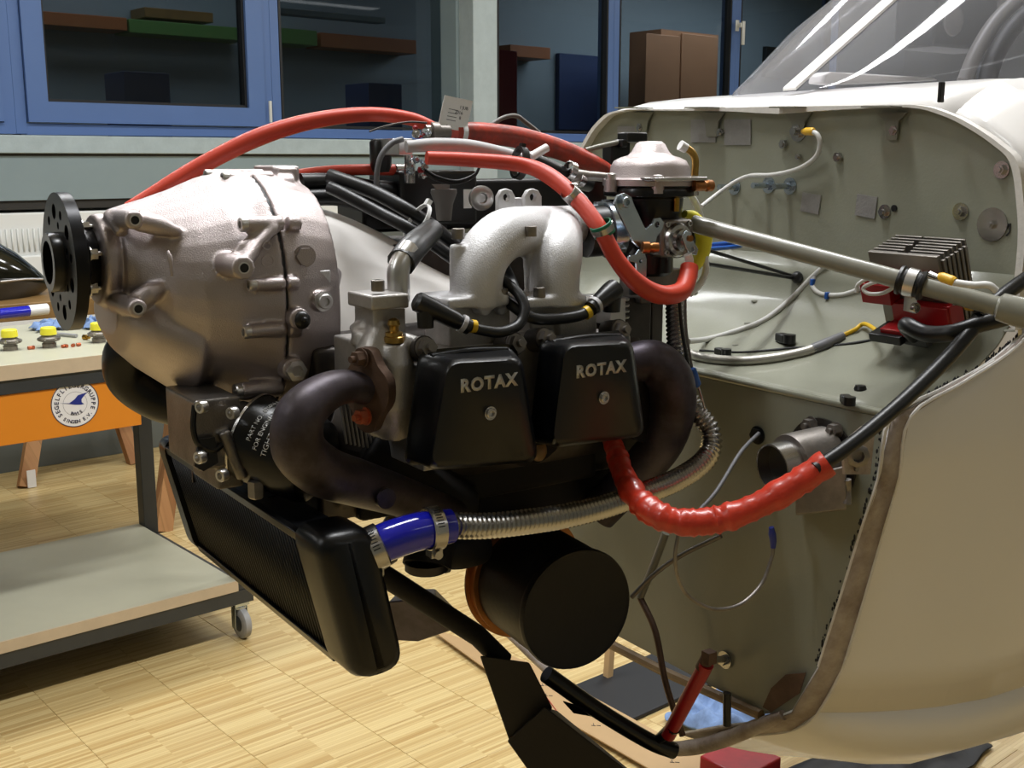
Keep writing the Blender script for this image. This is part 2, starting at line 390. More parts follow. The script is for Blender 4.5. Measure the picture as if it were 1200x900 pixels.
# column between the window groups
ca = V((0, 0, 0))
a0, a1 = PD(555, 100, WD - .22).dot(D1), PD(583, 100, WD - .22).dot(D1)
struct('trim_5', MB().wbox(a0, a1, WD - .22, WD - .10, 1.0, 3.3), 'column_concrete', bev=.004)
struct('trim_6', MB().wbox(a0 - .02, a1 + .03, WD - .10, WD + .12, 1.418, 3.3), 'wall_green')
def ax_(px, off=0): return PD(px, 80, WD + off).dot(D1)
def window(n, x0, x1, z0, z1, sash=True, sx0=None, sx1=None, glassd=.05, handle=None, hinge=None):
    """fixed blue frame with an opening sash inside and one pane"""
    a0, a1 = ax_(x0), ax_(x1); fw = .045
    w = struct('window_%d' % n, MB().wbox(a0, a0 + fw, WD - .0, WD + .09, z0, z1).wbox(a1 - fw, a1, WD, WD + .09, z0, z1).wbox(a0 + fw, a1 - fw, WD, WD + .09, z0, z0 + fw).wbox(a0 + fw, a1 - fw, WD, WD + .09, z1 - fw, z1), 'window_blue', bev=.003)
    b0, b1, y0, y1 = a0 + fw + .004, a1 - fw - .004, z0 + fw + .004, z1 - fw
    s = .085
    if sash:
        mk('sash_frame', MB().wbox(b0, b0 + s, WD - .018, WD + .06, y0, y1).wbox(b1 - s, b1, WD - .018, WD + .06, y0, y1).wbox(b0 + s, b1 - s, WD - .018, WD + .06, y0, y0 + s).wbox(b0 + s, b1 - s, WD - .018, WD + .06, y1 - s, y1), 'window_blue', w, bev=.004)
    else: s = 0.0
    g = .012
    mk('gasket', MB().wbox(b0 + s, b0 + s + g, WD + .0, WD + .05, y0 + s, y1 - s).wbox(b1 - s - g, b1 - s, WD + .0, WD + .05, y0 + s, y1 - s).wbox(b0 + s + g, b1 - s - g, WD, WD + .05, y0 + s, y0 + s + g), 'gasket_black', w)
    mk('pane', MB().wbox(b0 + s + .004, b1 - s - .004, WD + .03, WD + .036, y0 + s + .004, y1 - s - .004), 'window_glass', w)
    if hinge:
        h = PD(hinge[0], hinge[1], WD - .03); mk('hinge', MB().cyl(h - Z * .05, Z, .008, .1, 12), 'handle_white', w)
    if handle:
        h = PD(handle[0], handle[1], WD - .03); mk('handle', MB().box(h, D1, D2, Z, .03, .012, .07).box(h - D2 * .03, D1, D2, Z, .022, .022, .03).box(h - D2 * .045 - Z * .05 + D1 * .008, D1, D2, Z, .022, .016, .15), 'handle_white', w, bev=.003)
    return w
ZW, ZT = 1.425, 2.7
window(1, -330, 13, ZW, ZT)
window(2, 13, 318, ZW, ZT, hinge=(317, 131))
window(3, 318, 532, ZW, ZT, sash=False)
window(4, 575, 719, ZW, ZT, sash=False)
window(5, 719, 861, ZW, ZT, sash=False, handle=(864, 30))
window(6, 861, 976, ZW, ZT, sash=False)
window(7, 976, 1160, ZW, ZT, sash=False)
# jamb strips that show as bright lines beside the panes
# other three walls and the ceiling close the room
struct('wall_front', MB().wbox(AW, AX, -2.8, -2.6, 0, 3.4), 'other_wall')
struct('wall_left', MB().wbox(AW - .2, AW, -2.8, WD + .2, 0, 3.4), 'other_wall')
struct('wall_right', MB().wbox(AX, AX + .2, -2.8, 8.6, 0, 3.4), 'other_wall')
struct('ceiling', MB().wbox(AW - .2, AX + .2, -2.8, 8.6, 3.4, 3.5), 'ceiling_white')
# the room behind the glass
struct('wall_far', MB().wbox(AW, AX, 8.4, 8.5, 0, 3.4), 'room_wall')
struct('wall_side', MB().wbox(AW - .1, AW, WD + .2, 8.5, 0, 3.4), 'room_wall')
struct('floor_next_room', MB().wbox(AW, AX, WD + .2, 8.5, -.05, 0), 'wall_dark')
# its ceiling-hung shelf of coloured boards
def pdbox(mb, x0, x1, y0, y1, d, th):
    a = PD(x0, y1, d); b = PD(x1, y1, d); zt = PD(x0, y0, d).z
    return mb.wbox(a.dot(D1), b.dot(D1), d, d + th, a.z, zt)
def nrthing(name, label, cat, mb, m, group=None): return tag(mk(name, mb, m, bev=.004), label, cat, group)
nrthing('board', 'long brown board high on the rack behind the left window', 'board', pdbox(MB(), 40, 149, 12, 28, 8.12, .275), 'room_orange')
nrthing('board', 'long green board on the rack behind the left window', 'board', pdbox(MB(), 152, 290, 22, 38, 8.12, .275), 'room_green')
nrthing('board', 'short tan board on top of the green board behind the left window', 'board', pdbox(MB(), 170, 250, 8, 20, 8.14, .25), 'brown_board')
nrthing('board', 'green board end seen behind the middle left window', 'board', pdbox(MB(), 322, 372, 32, 50, 8.12, .275), 'room_green')
nrthing('board', 'brown board end beside the green one behind the middle left window', 'board', pdbox(MB(), 376, 488, 38, 55, 8.16, .235), 'room_orange')
nrthing('strip_light', 'pale strip light hanging beyond the middle left window', 'lamp', pdbox(MB(), 320, 452, 8, 15, 6.4, .1), 'room_wall')
nrthing('carton', 'tall blue carton standing beyond the left window', 'box', pdbox(MB(), 160, 212, 84, 330, 6.9, .3), 'room_blue')
nrthing('carton', 'narrow blue carton standing beyond the middle left window', 'box', pdbox(MB(), 437, 475, 97, 330, 6.9, .3), 'room_blue')
cb = thing('cupboard', 'brown two door cupboard standing in the next room', 'cupboard', PD(790, 140, 7.4))
mk('carcass', pdbox(MB(), 766, 830, 33, 400, 7.44, .4), 'brown_doors', cb)
for x0, x1 in ((750, 788), (790, 828)): mk('door', pdbox(MB(), x0, x1, 38, 395, 7.415, .022), 'brown_doors', cb, bev=.003)
nrthing('notice_board', 'dark blue notice board behind the window right of the column', 'board', pdbox(MB(), 655, 704, 62, 152, 8.34, .055), 'room_blue')
nrthing('banner', 'narrow dark red banner behind the glass beside the column', 'banner', pdbox(MB(), 583, 606, 58, 330, 6.4, .03), 'room_red')
nrthing('shelf_board', 'dark orange shelf beyond the window right of the column', 'shelf', pdbox(MB(), 598, 645, 52, 66, 8.1, .3), 'room_orange')
nrthing('screen', 'black flat screen standing behind the window with the handle', 'screen', pdbox(MB(), 897, 940, 54, 90, 8.34, .055), 'interior_black')
# ------------------------------------------------------------------ convector radiator behind the bench
rd = thing('radiator', 'white finned convector radiator along the wall under the cladding', 'radiator', WP(1.5, WD - .12, .4))
mk('casing', MB().wbox(AW + .2, 3.2, WD - .10, WD - .02, .42, 1.105), 'radiator_white', rd, bev=.006)
mk('front_panel', MB().wbox(AW + .2, 3.2, WD - .125, WD - .102, .42, .93), 'radiator_white', rd, bev=.006)
fn = MB()
for i in range(70):
    a = 1.3 + i * .022; fn.wbox(a, a + .004, WD - .112, WD - .099, .945, 1.04)
o = mk('fins', fn, 'radiator_white', rd, smooth=0); o['kind'] = 'stuff'
# ================================================================== WORKBENCH AND WHAT STANDS ON AND BEHIND IT
BF, BB, BR, BLFT = 2.77, 3.44, 1.385, -1.2
bt = thing('workbench', 'wheeled workbench with pale top, orange apron and lower shelf', 'workbench', WP(.6, 3.1, 0))
mk('worktop', MB().wbox(BLFT, BR, BF, BB, .812, .848), 'bench_top', bt, bev=.003)
lab(mk('edge_strip', MB().wbox(BLFT, BR, BF - .003, BF - .0005, .812, .8475), 'bench_edge', bt), 'beige edge strip')
mk('top_rail', MB().wbox(BLFT, BR + .042, BF + .002, BB - .01, .778, .811), 'bench_steel', bt)
lab(mk('apron', MB().wbox(BLFT, 1.14, BF + .006, BF + .03, .655, .777), 'orange_paint', bt, bev=.002), 'orange painted apron')
mk('lower_shelf', MB().wbox(BLFT, BR - .004, BF + .002, BB, .147, .177), 'bench_top', bt, bev=.002)
lab(mk('shelf_edge_strip', MB().wbox(BLFT, BR - .004, BF - .003, BF + .001, .147, .177), 'bench_edge', bt), 'beige edge strip')
mk('lower_rail', MB().wbox(BLFT, BR + .042, BF, BB, .107, .146), 'bench_steel', bt)
for a, b in ((BR - .003, BF + .002), (BR - .003, BB - .045)):
    mk('leg', MB().wbox(a, a + .045, b, b + .045, .146, .778), 'bench_steel', bt, bev=.002)
def caster(a, b):
    c = mk('caster', MB().wbox(a - .022, a + .022, b - .02, b + .02, .094, .107).lathe(WP(a, b, .095), -Z, [(.016, 0), (.02, .004), (.02, .01), (.012, .016)], 16)
           .box(WP(a - .018, b, .058), D1, D2, Z, .003, .024, .062).box(WP(a + .018, b, .058), D1, D2, Z, .003, .024, .062), 'zinc', bt, bev=.001)
    mk('wheel', MB().lathe(WP(a - .012, b - .012, .043), D1, [(.024, 0), (.037, .0), (.043, .004), (.043, .02), (.037, .024), (.024, .024)], 28), 'caster_grey', c)
    mk('wheel_hub', MB().lathe(WP(a - .0155, b - .012, .043), D1, [(.008, 0), (.022, .003), (.0245, .006), (.0245, .025), (.022, .028), (.008, .031)], 24), 'bench_steel', c)
caster(BR + .012, BF + .03); caster(BR + .012, BB - .03)
# round club sticker
sc_ = PD(88, 473, BF + .0055); sk = lab(mk('sticker', MB().cyl(sc_ + D2 * .001, -D2, .0585, .0012, 48), 'sticker_white', bt), 'round white sticker with a blue bird emblem')
R_ = .06
rg = MB()
for r0, r1 in ((.0563, .0585), (.0290, .0296)):
    n = 60
    rg.add([sc_ - D2 * .0005 + (D1 * cos(2 * pi * i / n) + Z * sin(2 * pi * i / n)) * r for i in range(n) for r in (r0, r1)], [[2 * i, 2 * i + 1, (2 * i + 3) % (2 * n), (2 * i + 2) % (2 * n)] for i in range(n)])
mk('sticker_rings', rg, 'navy_ink', sk)
bd = [(-.038, .006), (-.014, .003), (.0, .0115), (.008, .02), (.019, .022), (.033, .0245), (.024, .018), (.016, .009), (.016, .002), (.0215, -.004), (.014, -.0045), (0, -.003), (-.014, .001)]
mk('emblem', MB().prism([sc_ - D2 * .0004 + D1 * x + Z * y for x, y in bd], -D2 * .0004), 'sticker_blue', sk)
lt = MB()
def arc_text(s, r, a0, a1, size, flip):
    for i, ch in enumerate(s):
        if ch == ' ': continue
        t = radians(a0 + (a1 - a0) * i / max(1, len(s) - 1)); rad = D1 * cos(t) + Z * sin(t); tg = D1 * -sin(t) + Z * cos(t)
        ey = rad if not flip else -rad; ex = -tg if not flip else tg
        lt.text(ch, size, sc_ - D2 * .0006 + rad * r, ex, ey, .0003, .0004)
arc_text('SEGELFLIEGERGRUPPE', .0445, 213, -20, .0145, False)
arc_text('SINGEN E.V.', .0455, 232, 322, .0118, True)
arc_text('BWIS', .0255, 248, 300, .011, True)
mk('sticker_lettering', lt, 'navy_ink', sk, smooth=0)
# things on the worktop ---------------------------------------------------------
ZB = .848
def PB(px, py, z=ZB): r = ray(px, py); return CAM + r * ((z - H) / r.z)
e0 = PB(-60, 374, ZB + .017); e1 = PB(55, 362, ZB + .017)
rl = thing('film_roll', 'blue film roll with white end lying at the back of the worktop', 'roll', (e0 + e1) / 2 - Z * .017)
mk('roll', MB().tube([e0, e0.lerp(e1, .8)], .0165, 24), 'blue_silicone', rl)
mk('end_cap', MB().tube([e0.lerp(e1, .8), e1], .0172, 24), 'white_plastic', rl)
def fitting(px, py, label):
    c = PB(px, py); k = .001
    t = thing('threaded_fitting', label, 'fitting', c, 'yellow capped fittings on the bench')
    mk('body', MB().lathe(c, Z, [(.0175, 0), (.0175, .011), (.015, .012), (.015, .015), (.021, .016), (.0275, .019), (.0275, .025), (.02, .029), (.017, .031), (.017, .036)], 24), 'dull_steel', t)
    mk('hex_ring', MB().lathe(c + Z * .0185, Z, [(.0255, 0), (.029, .002), (.029, .006), (.0255, .008)], 6), 'steel', t)
    lab(mk('dust_cap', MB().lathe(c + Z * .033, Z, [(.019, 0), (.0205, .001), (.019, .017), (.0165, .0195), (.0, .02)], 28), 'yellow_plastic', t), 'yellow dust cap')
    return t
fitting(12.5, 410, 'steel fitting with yellow cap, leftmost of three on the bench')
fitting(58, 407, 'steel fitting with yellow cap below the black prop flange')
fitting(116, 401, 'steel fitting with yellow cap nearest the gearbox')
for i, (px, py, an) in enumerate(((33, 410, .2), (39, 409.5, 1.2), (73, 408, .5), (79, 407.5, 2.0), (85, 407, .9), (90, 406, .1))):
    c = PB(px, py); d = (D1 * cos(an) + D2 * sin(an))
    g = mk('crimp_sleeve', MB().lathe(c + Z * .0045, d, [(.0028, 0), (.0045, .0), (.0045, .010), (.0028, .010)], 12), 'copper')
    tag(g, 'tiny copper crimp sleeve on the bench, ' + ('leftmost of all', 'second from the left, touching its twin', 'first one right of the middle fitting', 'second one right of the middle fitting', 'second from the right end', 'rightmost of the row')[i], 'sleeve', 'copper crimp sleeves')
c = PB(98, 398); tag(mk('brass_plug', MB().lathe(c + Z * .007, -D2 * .9 + D1 * .4, [(.004, 0), (.007, .001), (.007, .012), (.004, .013), (.004, .022), (.0, .022)], 16), 'brass'), 'small pale brass plug lying by the right capped fitting', 'plug')
# crumpled blue rag
def rag(name, label, c, ex, ey, sx, sy, hgt, seed, cat='rag', m='rag_blue'):
    random.seed(seed); n = 13; rows = []
    ph = [random.uniform(0, 6) for _ in range(6)]
    for i in range(n):
        r = []
        for j in range(n):
            x = (i / (n - 1) - .5) * sx; y = (j / (n - 1) - .5) * sy
            e = 1 - max(abs(2 * i / (n - 1) - 1), abs(2 * j / (n - 1) - 1)) ** 4
            z = hgt * (.25 + .75 * abs(sin(i * 1.1 + ph[0] + j * .5) * cos(j * .9 + ph[1]) + .4 * sin(i * 2.1 + j * 1.7 + ph[2]))) * (.25 + .75 * e)
            r.append(c + ex * (x + .01 * sin(j + ph[3])) + ey * (y + .01 * sin(i * 1.3 + ph[4])) + Z * (z + .001))
        rows.append(r)
    o = mk(name, MB().grid(rows), m, solid=.0015, subd=1, smooth=0); return tag(o, label, cat)
rag('cloth', 'crumpled pale blue cloth on the bench left of the prop flange', PB(57, 386), D1, D2, .09, .10, .035, 3)
rag('cloth', 'crumpled pale blue cloth on the bench right of the prop flange', PB(106, 384), D1, D2, .06, .09, .04, 9)
tube_ = PB(92, 398); tag(mk('grey_tube', MB().tube([PB(68, 394) + Z * .006, PB(90, 396) + Z * .006], .005, 12), 'caster_grey'), 'short grey tube lying under the blue cloth', 'tube')
pk = PB(140, 372); tag(mk('paper_packet', MB().box(pk + Z * .02, D1, D2, Z, .11, .05, .04), 'tag_white', bev=.003), 'white paper packet with faint print at the back of the bench', 'packet')
# sawhorses behind the bench, carrying a wooden board and a dark glossy spinner
def beam(p, q, wx, wy):
    d = (q - p).normalized(); x = (D1 - d * D1.dot(d)).normalized(); y = d.cross(x)
    return MB().add([a + x * (wx / 2 * i) + y * (wy / 2 * j) for a in (p, q) for i, j in ((-1, -1), (1, -1), (1, 1), (-1, 1))], [[3, 2, 1, 0], [4, 5, 6, 7], [0, 1, 5, 4], [1, 2, 6, 5], [2, 3, 7, 6], [3, 0, 4, 7]])
def FD(px, py): r = ray(px, py); return CAM + r * (-H / r.z)
hs = thing('sawhorse', 'wooden sawhorse with slanting legs under the left of the bench', 'sawhorse', FD(60, 570))
f = FD(30, 571); lab(mk('leg', beam(f, PD(46, 470, f.dot(D2) + .10), .06, .045), 'sawn_wood', hs), 'wooden leg with a white painted foot'); mk('foot_paint', MB().wbox(f.dot(D1) + .0, f.dot(D1) + .034, f.dot(D2) - .032, f.dot(D2) - .026, .003, .075), 'white_plastic', hs)
g = FD(158, 543); mk('leg', beam(g, PD(134, 470, g.dot(D2) + .08), .055, .045), 'sawn_wood', hs)
mk('crossbeam', MB().box((PD(46, 470, f.dot(D2) + .10) + PD(134, 470, g.dot(D2) + .08)) / 2 + Z * .16 - D2 * .14, D1, D2, Z, .5, .09, .09), 'sawn_wood', hs)
hs2 = thing('sawhorse', 'wooden sawhorse leg standing beside the oil cooler', 'sawhorse', FD(190, 615))
f = FD(190, 622); mk('leg', beam(f, PD(207, 480, f.dot(D2) + .05), .06, .05), 'sawn_wood', hs2)
mk('crossbeam', MB().box(PD(213, 470, f.dot(D2) + .09) + Z * .16, D1, D2, Z, .16, .6, .09), 'sawn_wood', hs2)
lg = FD(205, 600); mk('brace', beam(PD(200, 520, f.dot(D2) + .12) , PD(196, 600, f.dot(D2) + .12), .03, .04), 'sawn_wood', hs2)
# glossy dark spinner lying on its side behind the bench, apex towards the flange
dS = 3.95
ap = PD(60, 334, dS); bs = PD(-90, 318, dS)
ax = (bs - ap); ln_ = ax.length; axn = ax.normalized()
tag(mk('spinner', MB().lathe(ap, axn, [(ln_ * .001, 0), (.025, ln_ * .06), (.055, ln_ * .16), (.10, ln_ * .34), (.135, ln_ * .56), (.155, ln_ * .78), (.165, ln_), (.0, ln_)], 40), 'carbon_gloss'), 'glossy black tapering cone lying behind the bench at the left edge', 'cone')
q = PD(60, 352, dS - .1); tag(mk('plank', MB().wbox(q.dot(D1) - 1.2, PD(150, 350, dS).dot(D1), dS - .22, dS + .25, PD(60, 372, dS - .2).z, PD(60, 352, dS - .2).z), 'brown_board', bev=.003), 'brown varnished board behind the bench under the black cone', 'board')
tag(mk('cone_reflection', MB().tube([PD(0, 330, dS - .16), PD(30, 327, dS - .10), PD(50, 327, dS - .06)], .004, 8), 'aluminium_bright'), 'thin bright strip modelling the reflection along the black cone', 'rod')  # bright strip modelled for the reflected line on the glossy cone
# ================================================================== FUSELAGE: firewall, footwell box, skin, windscreen
fu = thing('aircraft_fuselage', 'white aircraft fuselage with olive firewall opened up at its nose', 'aircraft', W(1.2, 0, -.72))
UB, UF = .90, .70
near_up = [(.90, .40, -.088), (.90, .403, 0), (.90, .397, .05), (.90, .386, .09), (.90, .364, .109), (.90, .332, .128), (.90, .298, .143), (.90, .252, .154)]
top = [(.90, .15, .157), (.90, 0, .161), (.90, -.15, .164), (.90, -.286, .166)]
far_up = [(.90, -.335, .150), (.90, -.371, .118), (.90, -.392, .08), (.90, -.40, 0), (.90, -.40, -.088)]
outl = near_up + top + far_up
# firewall upper panel with a narrow forward lip
fw = mk('firewall', MB().prism([W(.90, v, w) for u, v, w in outl], A * .004), 'olive', fu)
lab(fw, 'olive painted upper firewall sheet')
def lip(pts, du, th, m, name, label=None, par=None):
    pl = [W(*q) for q in pts]; c = sum(pl, V((0, 0, 0))) / len(pl); r0 = []; r1 = []; r2 = []; r3 = []
    for p in pl:
        i = (c - p); i -= A * i.dot(A); i.normalize()
        r0.append(p); r1.append(p - A * du); r2.append(p - A * du + i * th); r3.append(p + i * th)
    o = mk(name, MB().rings([r0, r1, r2, r3, r0], cap=False, close=False), m, par or fu)
    if label: lab(o, label)
    return o
lip(spline([V(q) for q in near_up + top + far_up], 4), .013, .009, 'chipped_white', 'firewall_rim', 'pale rolled edge of the firewall')
# cove: forward shelf (top of the footwell box), curved up into the firewall
vs_ = [-.395, -.3, -.2, -.1, 0, .1, .2, .3, .392]
prof = [(.704, -.159), (.716, -.1575), (.76, -.149), (.80, -.138), (.84, -.122), (.87, -.104), (.888, -.085), (.896, -.06), (.899, -.03)]
lab(mk('footwell_top', MB().grid([[W(u, v, w) for v in vs_] for u, w in prof]), 'olive', fu, solid=.003), 'olive sheet top of the footwell box')
# front face of the footwell box
AL = [(.390, -.163), (.389, -.191), (.380, -.228), (.363, -.288), (.341, -.371), (.317, -.459), (.279, -.532), (.245, -.557), (.180, -.59), (.102, -.61)]
lowfront = [(.388, -.166)] + AL[1:7] + [(.235, -.553), (-.10, -.553), (-.26, -.53), (-.31, -.45), (-.363, -.288), (-.388, -.166)]
pan = []
for v, w in lowfront: pan.append(W(.704, v, w))
lab(mk('footwell_front', MB().prism(pan, A * .004), 'olive', fu), 'olive front sheet of the footwell box')
# rolled crease between shelf and front
lab(mk('crease', MB().tube([W(.706, v, -.1615) for v in vs_], .0045, 10), 'olive', fu), 'rounded edge of the footwell box')
# near skin ------------------------------------------------------------------
def rowpts(a, b1, b2, us, du=.0):
    """one lengthwise row: starts at a=(u,v,w), passes b1=(v,w) at u=1.0 and b2 at u=2.3"""
    out = []
    for u in us:
        u = a[0] + (2.3 - a[0]) * u
        if u < 1.0 and a[0] < 1.0:
            t = (u - a[0]) / (1.0 - a[0]); t = 1 - (1 - t) ** 2; v = a[1] + (b1[0] - a[1]) * t; w = a[2] + (b1[1] - a[2]) * t
        else:
            t = (u - max(1.0, a[0])) / (2.3 - max(1.0, a[0])); v = b1[0] + (b2[0] - b1[0]) * t; w = b1[1] + (b2[1] - b1[1]) * t
        out.append(W(u, v, w))
    return out
US = [0, .01, .02, .035, .05, .075, .1, .14, .19, .25, .35, .5, .7, 1.0]
rows = [((.90, .298, .143), (.305, .184), (.37, .235)), ((.90, .332, .128), (.352, .160), (.43, .20)), ((.90, .364, .109), (.384, .13), (.465, .17)), ((.90, .386, .09), (.405, .10), (.48, .14)),
        ((.90, .397, .05), (.413, .055), (.487, .09)), ((.90, .403, 0), (.416, 0), (.49, 0)), ((.90, .40, -.095), (.416, -.06), (.49, -.05)), ((.846, .397, -.121), (.416, -.09), (.49, -.08)), ((.775, .394, -.141), (.416, -.12), (.49, -.12)),
        ((.70, .390, -.163), (.417, -.165), (.49, -.16)), ((.70, .380, -.228), (.417, -.23), (.49, -.23)), ((.70, .363, -.288), (.415, -.30), (.488, -.30)), ((.70, .341, -.371), (.410, -.39), (.482, -.40)),
        ((.70, .317, -.459), (.400, -.47), (.47, -.49)), ((.70, .282, -.528), (.388, -.533), (.455, -.56))]
skin = MB().grid([rowpts(a, b, c, US) for a, b, c in rows])
lab(mk('side_skin', skin, 'white_paint', fu, smooth=50, solid=.003), 'white painted side skin')
bell = [((.70, .282, -.528), (.388, -.533), (.455, -.56)), ((.70, .245, -.557), (.366, -.612), (.43, -.67)), ((.70, .18, -.59), (.29, -.668), (.36, -.76)), ((.70, .102, -.635), (.19, -.70), (.24, -.80))]
lab(mk('belly_skin', MB().grid([rowpts(a, b, c, US) for a, b, c in bell]), 'white_paint', fu, smooth=50, solid=.003), 'white belly skin under the chine')
# stepped edge where the cowling seats
def strip(rows_, u0, u1, off, m, name, label):
    g = []
    for a, b, c in rows_:
        r = rowpts(a, b, c, [u0 / (2.3 - a[0]), (u0 + u1) / 2 / (2.3 - a[0]), u1 / (2.3 - a[0])])
        cc = W(.8, 0, -.2); g.append([p + (p - cc - A * (p - cc).dot(A)).normalized() * off for p in r])
    return lab(mk(name, MB().grid(g), m, fu, smooth=60, solid=.0015), label)
strip(rows[6:] + bell[1:], -.002, .021, .0028, 'lip_grime', 'cowl_seat', 'grimy recessed seat strip for the cowling')
def edgeline(rows_, u, off, r, m, name, label):
    pts = []
    for a, b, c in rows_:
        p = rowpts(a, b, c, [u / (2.3 - a[0])])[0]; cc = W(.8, 0, -.2); pts.append(p + (p - cc - A * (p - cc).dot(A)).normalized() * off)
    return lab(mk(name, MB().tube(spline(pts, 4), r, 6), m, fu), label)
edgeline(rows[6:] + bell[1:], .022, .003, .0020, 'chipped_white', 'seat_step', 'pale step line beside the seat strip')
edgeline(rows[6:14], -.001, .001, .0022, 'chipped_white', 'raw_edge', 'rough pale skin edge')
random.seed(5)
bl = MB()
for a, b, c in rows[6:14]: pass
ep = spline([W(*a) for a, b, c in rows[6:14]], 10)
for k in range(150):
    i = random.randrange(len(ep) - 1); p = ep[i].lerp(ep[i + 1], random.random()) - L * random.uniform(.002, .006) - A * .001
    bl.ball(p, random.uniform(.0006, .0016), 6, (1, 1, random.uniform(1, 3.2)))
o = mk('sealant_blobs', bl, 'interior_black', fu, smooth=0); o['kind'] = 'stuff'; lab(o, 'black sealant residue along the edge')
# deck between the firewall and the windscreen, running on under the glass
deck = []
for t in (0, .04, .09, .16, .25, .4, .7, 1.0):
    u = .90 + 1.4 * t; e = 1 - max(0, 1 - t / .09) ** 2; r = []
    for v in (-.335, -.286, -.2, -.1, 0, .1, .2, .252, .298):
        w0 = .166 - (v + .286) * .022 if -.29 <= v <= .252 else (.150 if v < 0 else .143)
        w1 = .186 + (u - 1) * .035 - (0 if abs(v) < .29 else .004)
        r.append(W(u, v * (1 + (.24 * (u - 1) if u > 1 else .023 * e)), w0 + (w1 - w0) * e))
    deck.append(r)
lab(mk('deck', MB().grid(deck), 'white_paint', fu, solid=.003), 'white deck in front of the windscreen')
rf = [((.90, -.298, .166), (-.31, .175), (-.40, .25)), ((.90, -.371, .118), (-.384, .13), (-.465, .18)), ((.90, -.40, 0), (-.416, 0), (-.49, 0)), ((.90, -.40, -.1), (-.416, -.1), (-.49, -.1)), ((.70, -.388, -.166), (-.416, -.2), (-.49, -.2)), ((.70, -.363, -.288), (-.41, -.3), (-.48, -.3)), ((.70, -.31, -.45), (-.4, -.5), (-.46, -.52))]
lab(mk('far_skin', MB().grid([rowpts(a, b, c, US) for a, b, c in rf]), 'white_paint', fu, smooth=50, solid=.003), 'white skin on the far side')
# windscreen ---------------------------------------------------------
def lut(t, tb):
    for (a, b), (c, d) in zip(tb, tb[1:]):
        if t <= c: return b + (d - b) * max(0, (t - a)) / (c - a)
    return tb[-1][1]
HN = [(.953, .0), (.962, .03), (.975, .055), (1.0, .09), (1.06, .135), (1.18, .205), (1.4, .30), (1.8, .37), (2.2, .38)]
HF = [(.953, .06), (.962, .10), (.975, .125), (1.0, .155), (1.06, .20), (1.18, .28), (1.4, .34), (1.8, .37), (2.2, .38)]
def canv(u, v):
    hv = lut(u, HN if v > 0 else HF) + 1e-4; b = .186 + (u - 1) * .035 - .002
    h = .655 * (u - .953) if u < 1.2 else .162 + .36 * (1 - math.exp(-(u - 1.2) * 1.8))
    return W(u, v, b + max(.0, h) * sqrt(max(0, 1 - (abs(v) / hv) ** 2.2)))
uu = [.9535, .958, .965, .98, 1.0, 1.03, 1.07, 1.12, 1.18, 1.25, 1.34, 1.45, 1.6, 1.8, 2.1]
ss = [-1 + 2 * i / 28 for i in range(29)]
def can(u, s): return canv(u, sin(s * pi / 2) * lut(u, HN if s > 0 else HF))
cg = lab(mk('windscreen', MB().grid([[can(u, s) for s in ss] for u in uu]), 'canopy_glass', fu, smooth=60), 'clear acrylic windscreen')
g = []
for u in uu[:-3]:
    vv = lut(u, [(.95, .0), (1.2, .012), (1.6, .03)]); hw = .0115
    p, q = canv(u, vv - hw), canv(u, vv + hw); p.z = q.z = max(p.z, q.z); g.append([p + Z * .0015, p + Z * .006, q + Z * .006, q + Z * .0015])
lab(mk('windscreen_post', MB().rings(g), 'white_paint', fu, smooth=60), 'white windscreen centre bar')
# ================================================================== ENGINE
def E_(p): d = p - F0; return d.dot(A), d.dot(L), d.z
def er(u, cv, cw, rv, rw, n=2.0, seg=36):
    out = []
    for j in range(seg):
        t = 2 * pi * j / seg; c, s_ = cos(t), sin(t)
        out.append(W(u, cv + rv * math.copysign(abs(c) ** (2 / n), c), cw + rw * math.copysign(abs(s_) ** (2 / n), s_)))
    return out
def pbox(mb, x0, y0, x1, y1, v0, v1):
    a = E_(P(x0, y0, v1)); b = E_(P(x1, y1, v1)); return mb.uvw(a[0], b[0], v0, v1, b[2], a[2])
def pplate(mb, pts, holes, v, th, smooth_=0):
    o = P(pts[0][0], pts[0][1], v); q = [((P(x, y, v) - o).dot(A), (P(x, y, v) - o).z) for x, y in pts]
    if smooth_: q = [(p.x, p.y) for p in spline([V((a, b, 0)) for a, b in q + q[:1]], smooth_)[:-1]]
    hs_ = []
    for x, y, r in holes:
        c = P(x, y, v); hs_.append(circ((c - o).dot(A), (c - o).z, rpx(c, r), 16))
    return mb.plate(q, hs_, o, A, Z, th)
def pcyl(mb, px, py, v0, v1, r, seg=18, r2=None):       # cylinder along the side axis, front face at pixel
    c = P(px, py, v1); c0 = c - L * (v1 - v0); return mb.cyl(c0, L, rpx(c, r), v1 - v0, seg, None if r2 is None else rpx(c, r2))
en = thing('aircraft_engine', 'four cylinder aircraft engine with silver gearbox and black rocker covers hung on the firewall', 'engine', W(.3, 0, -.3))
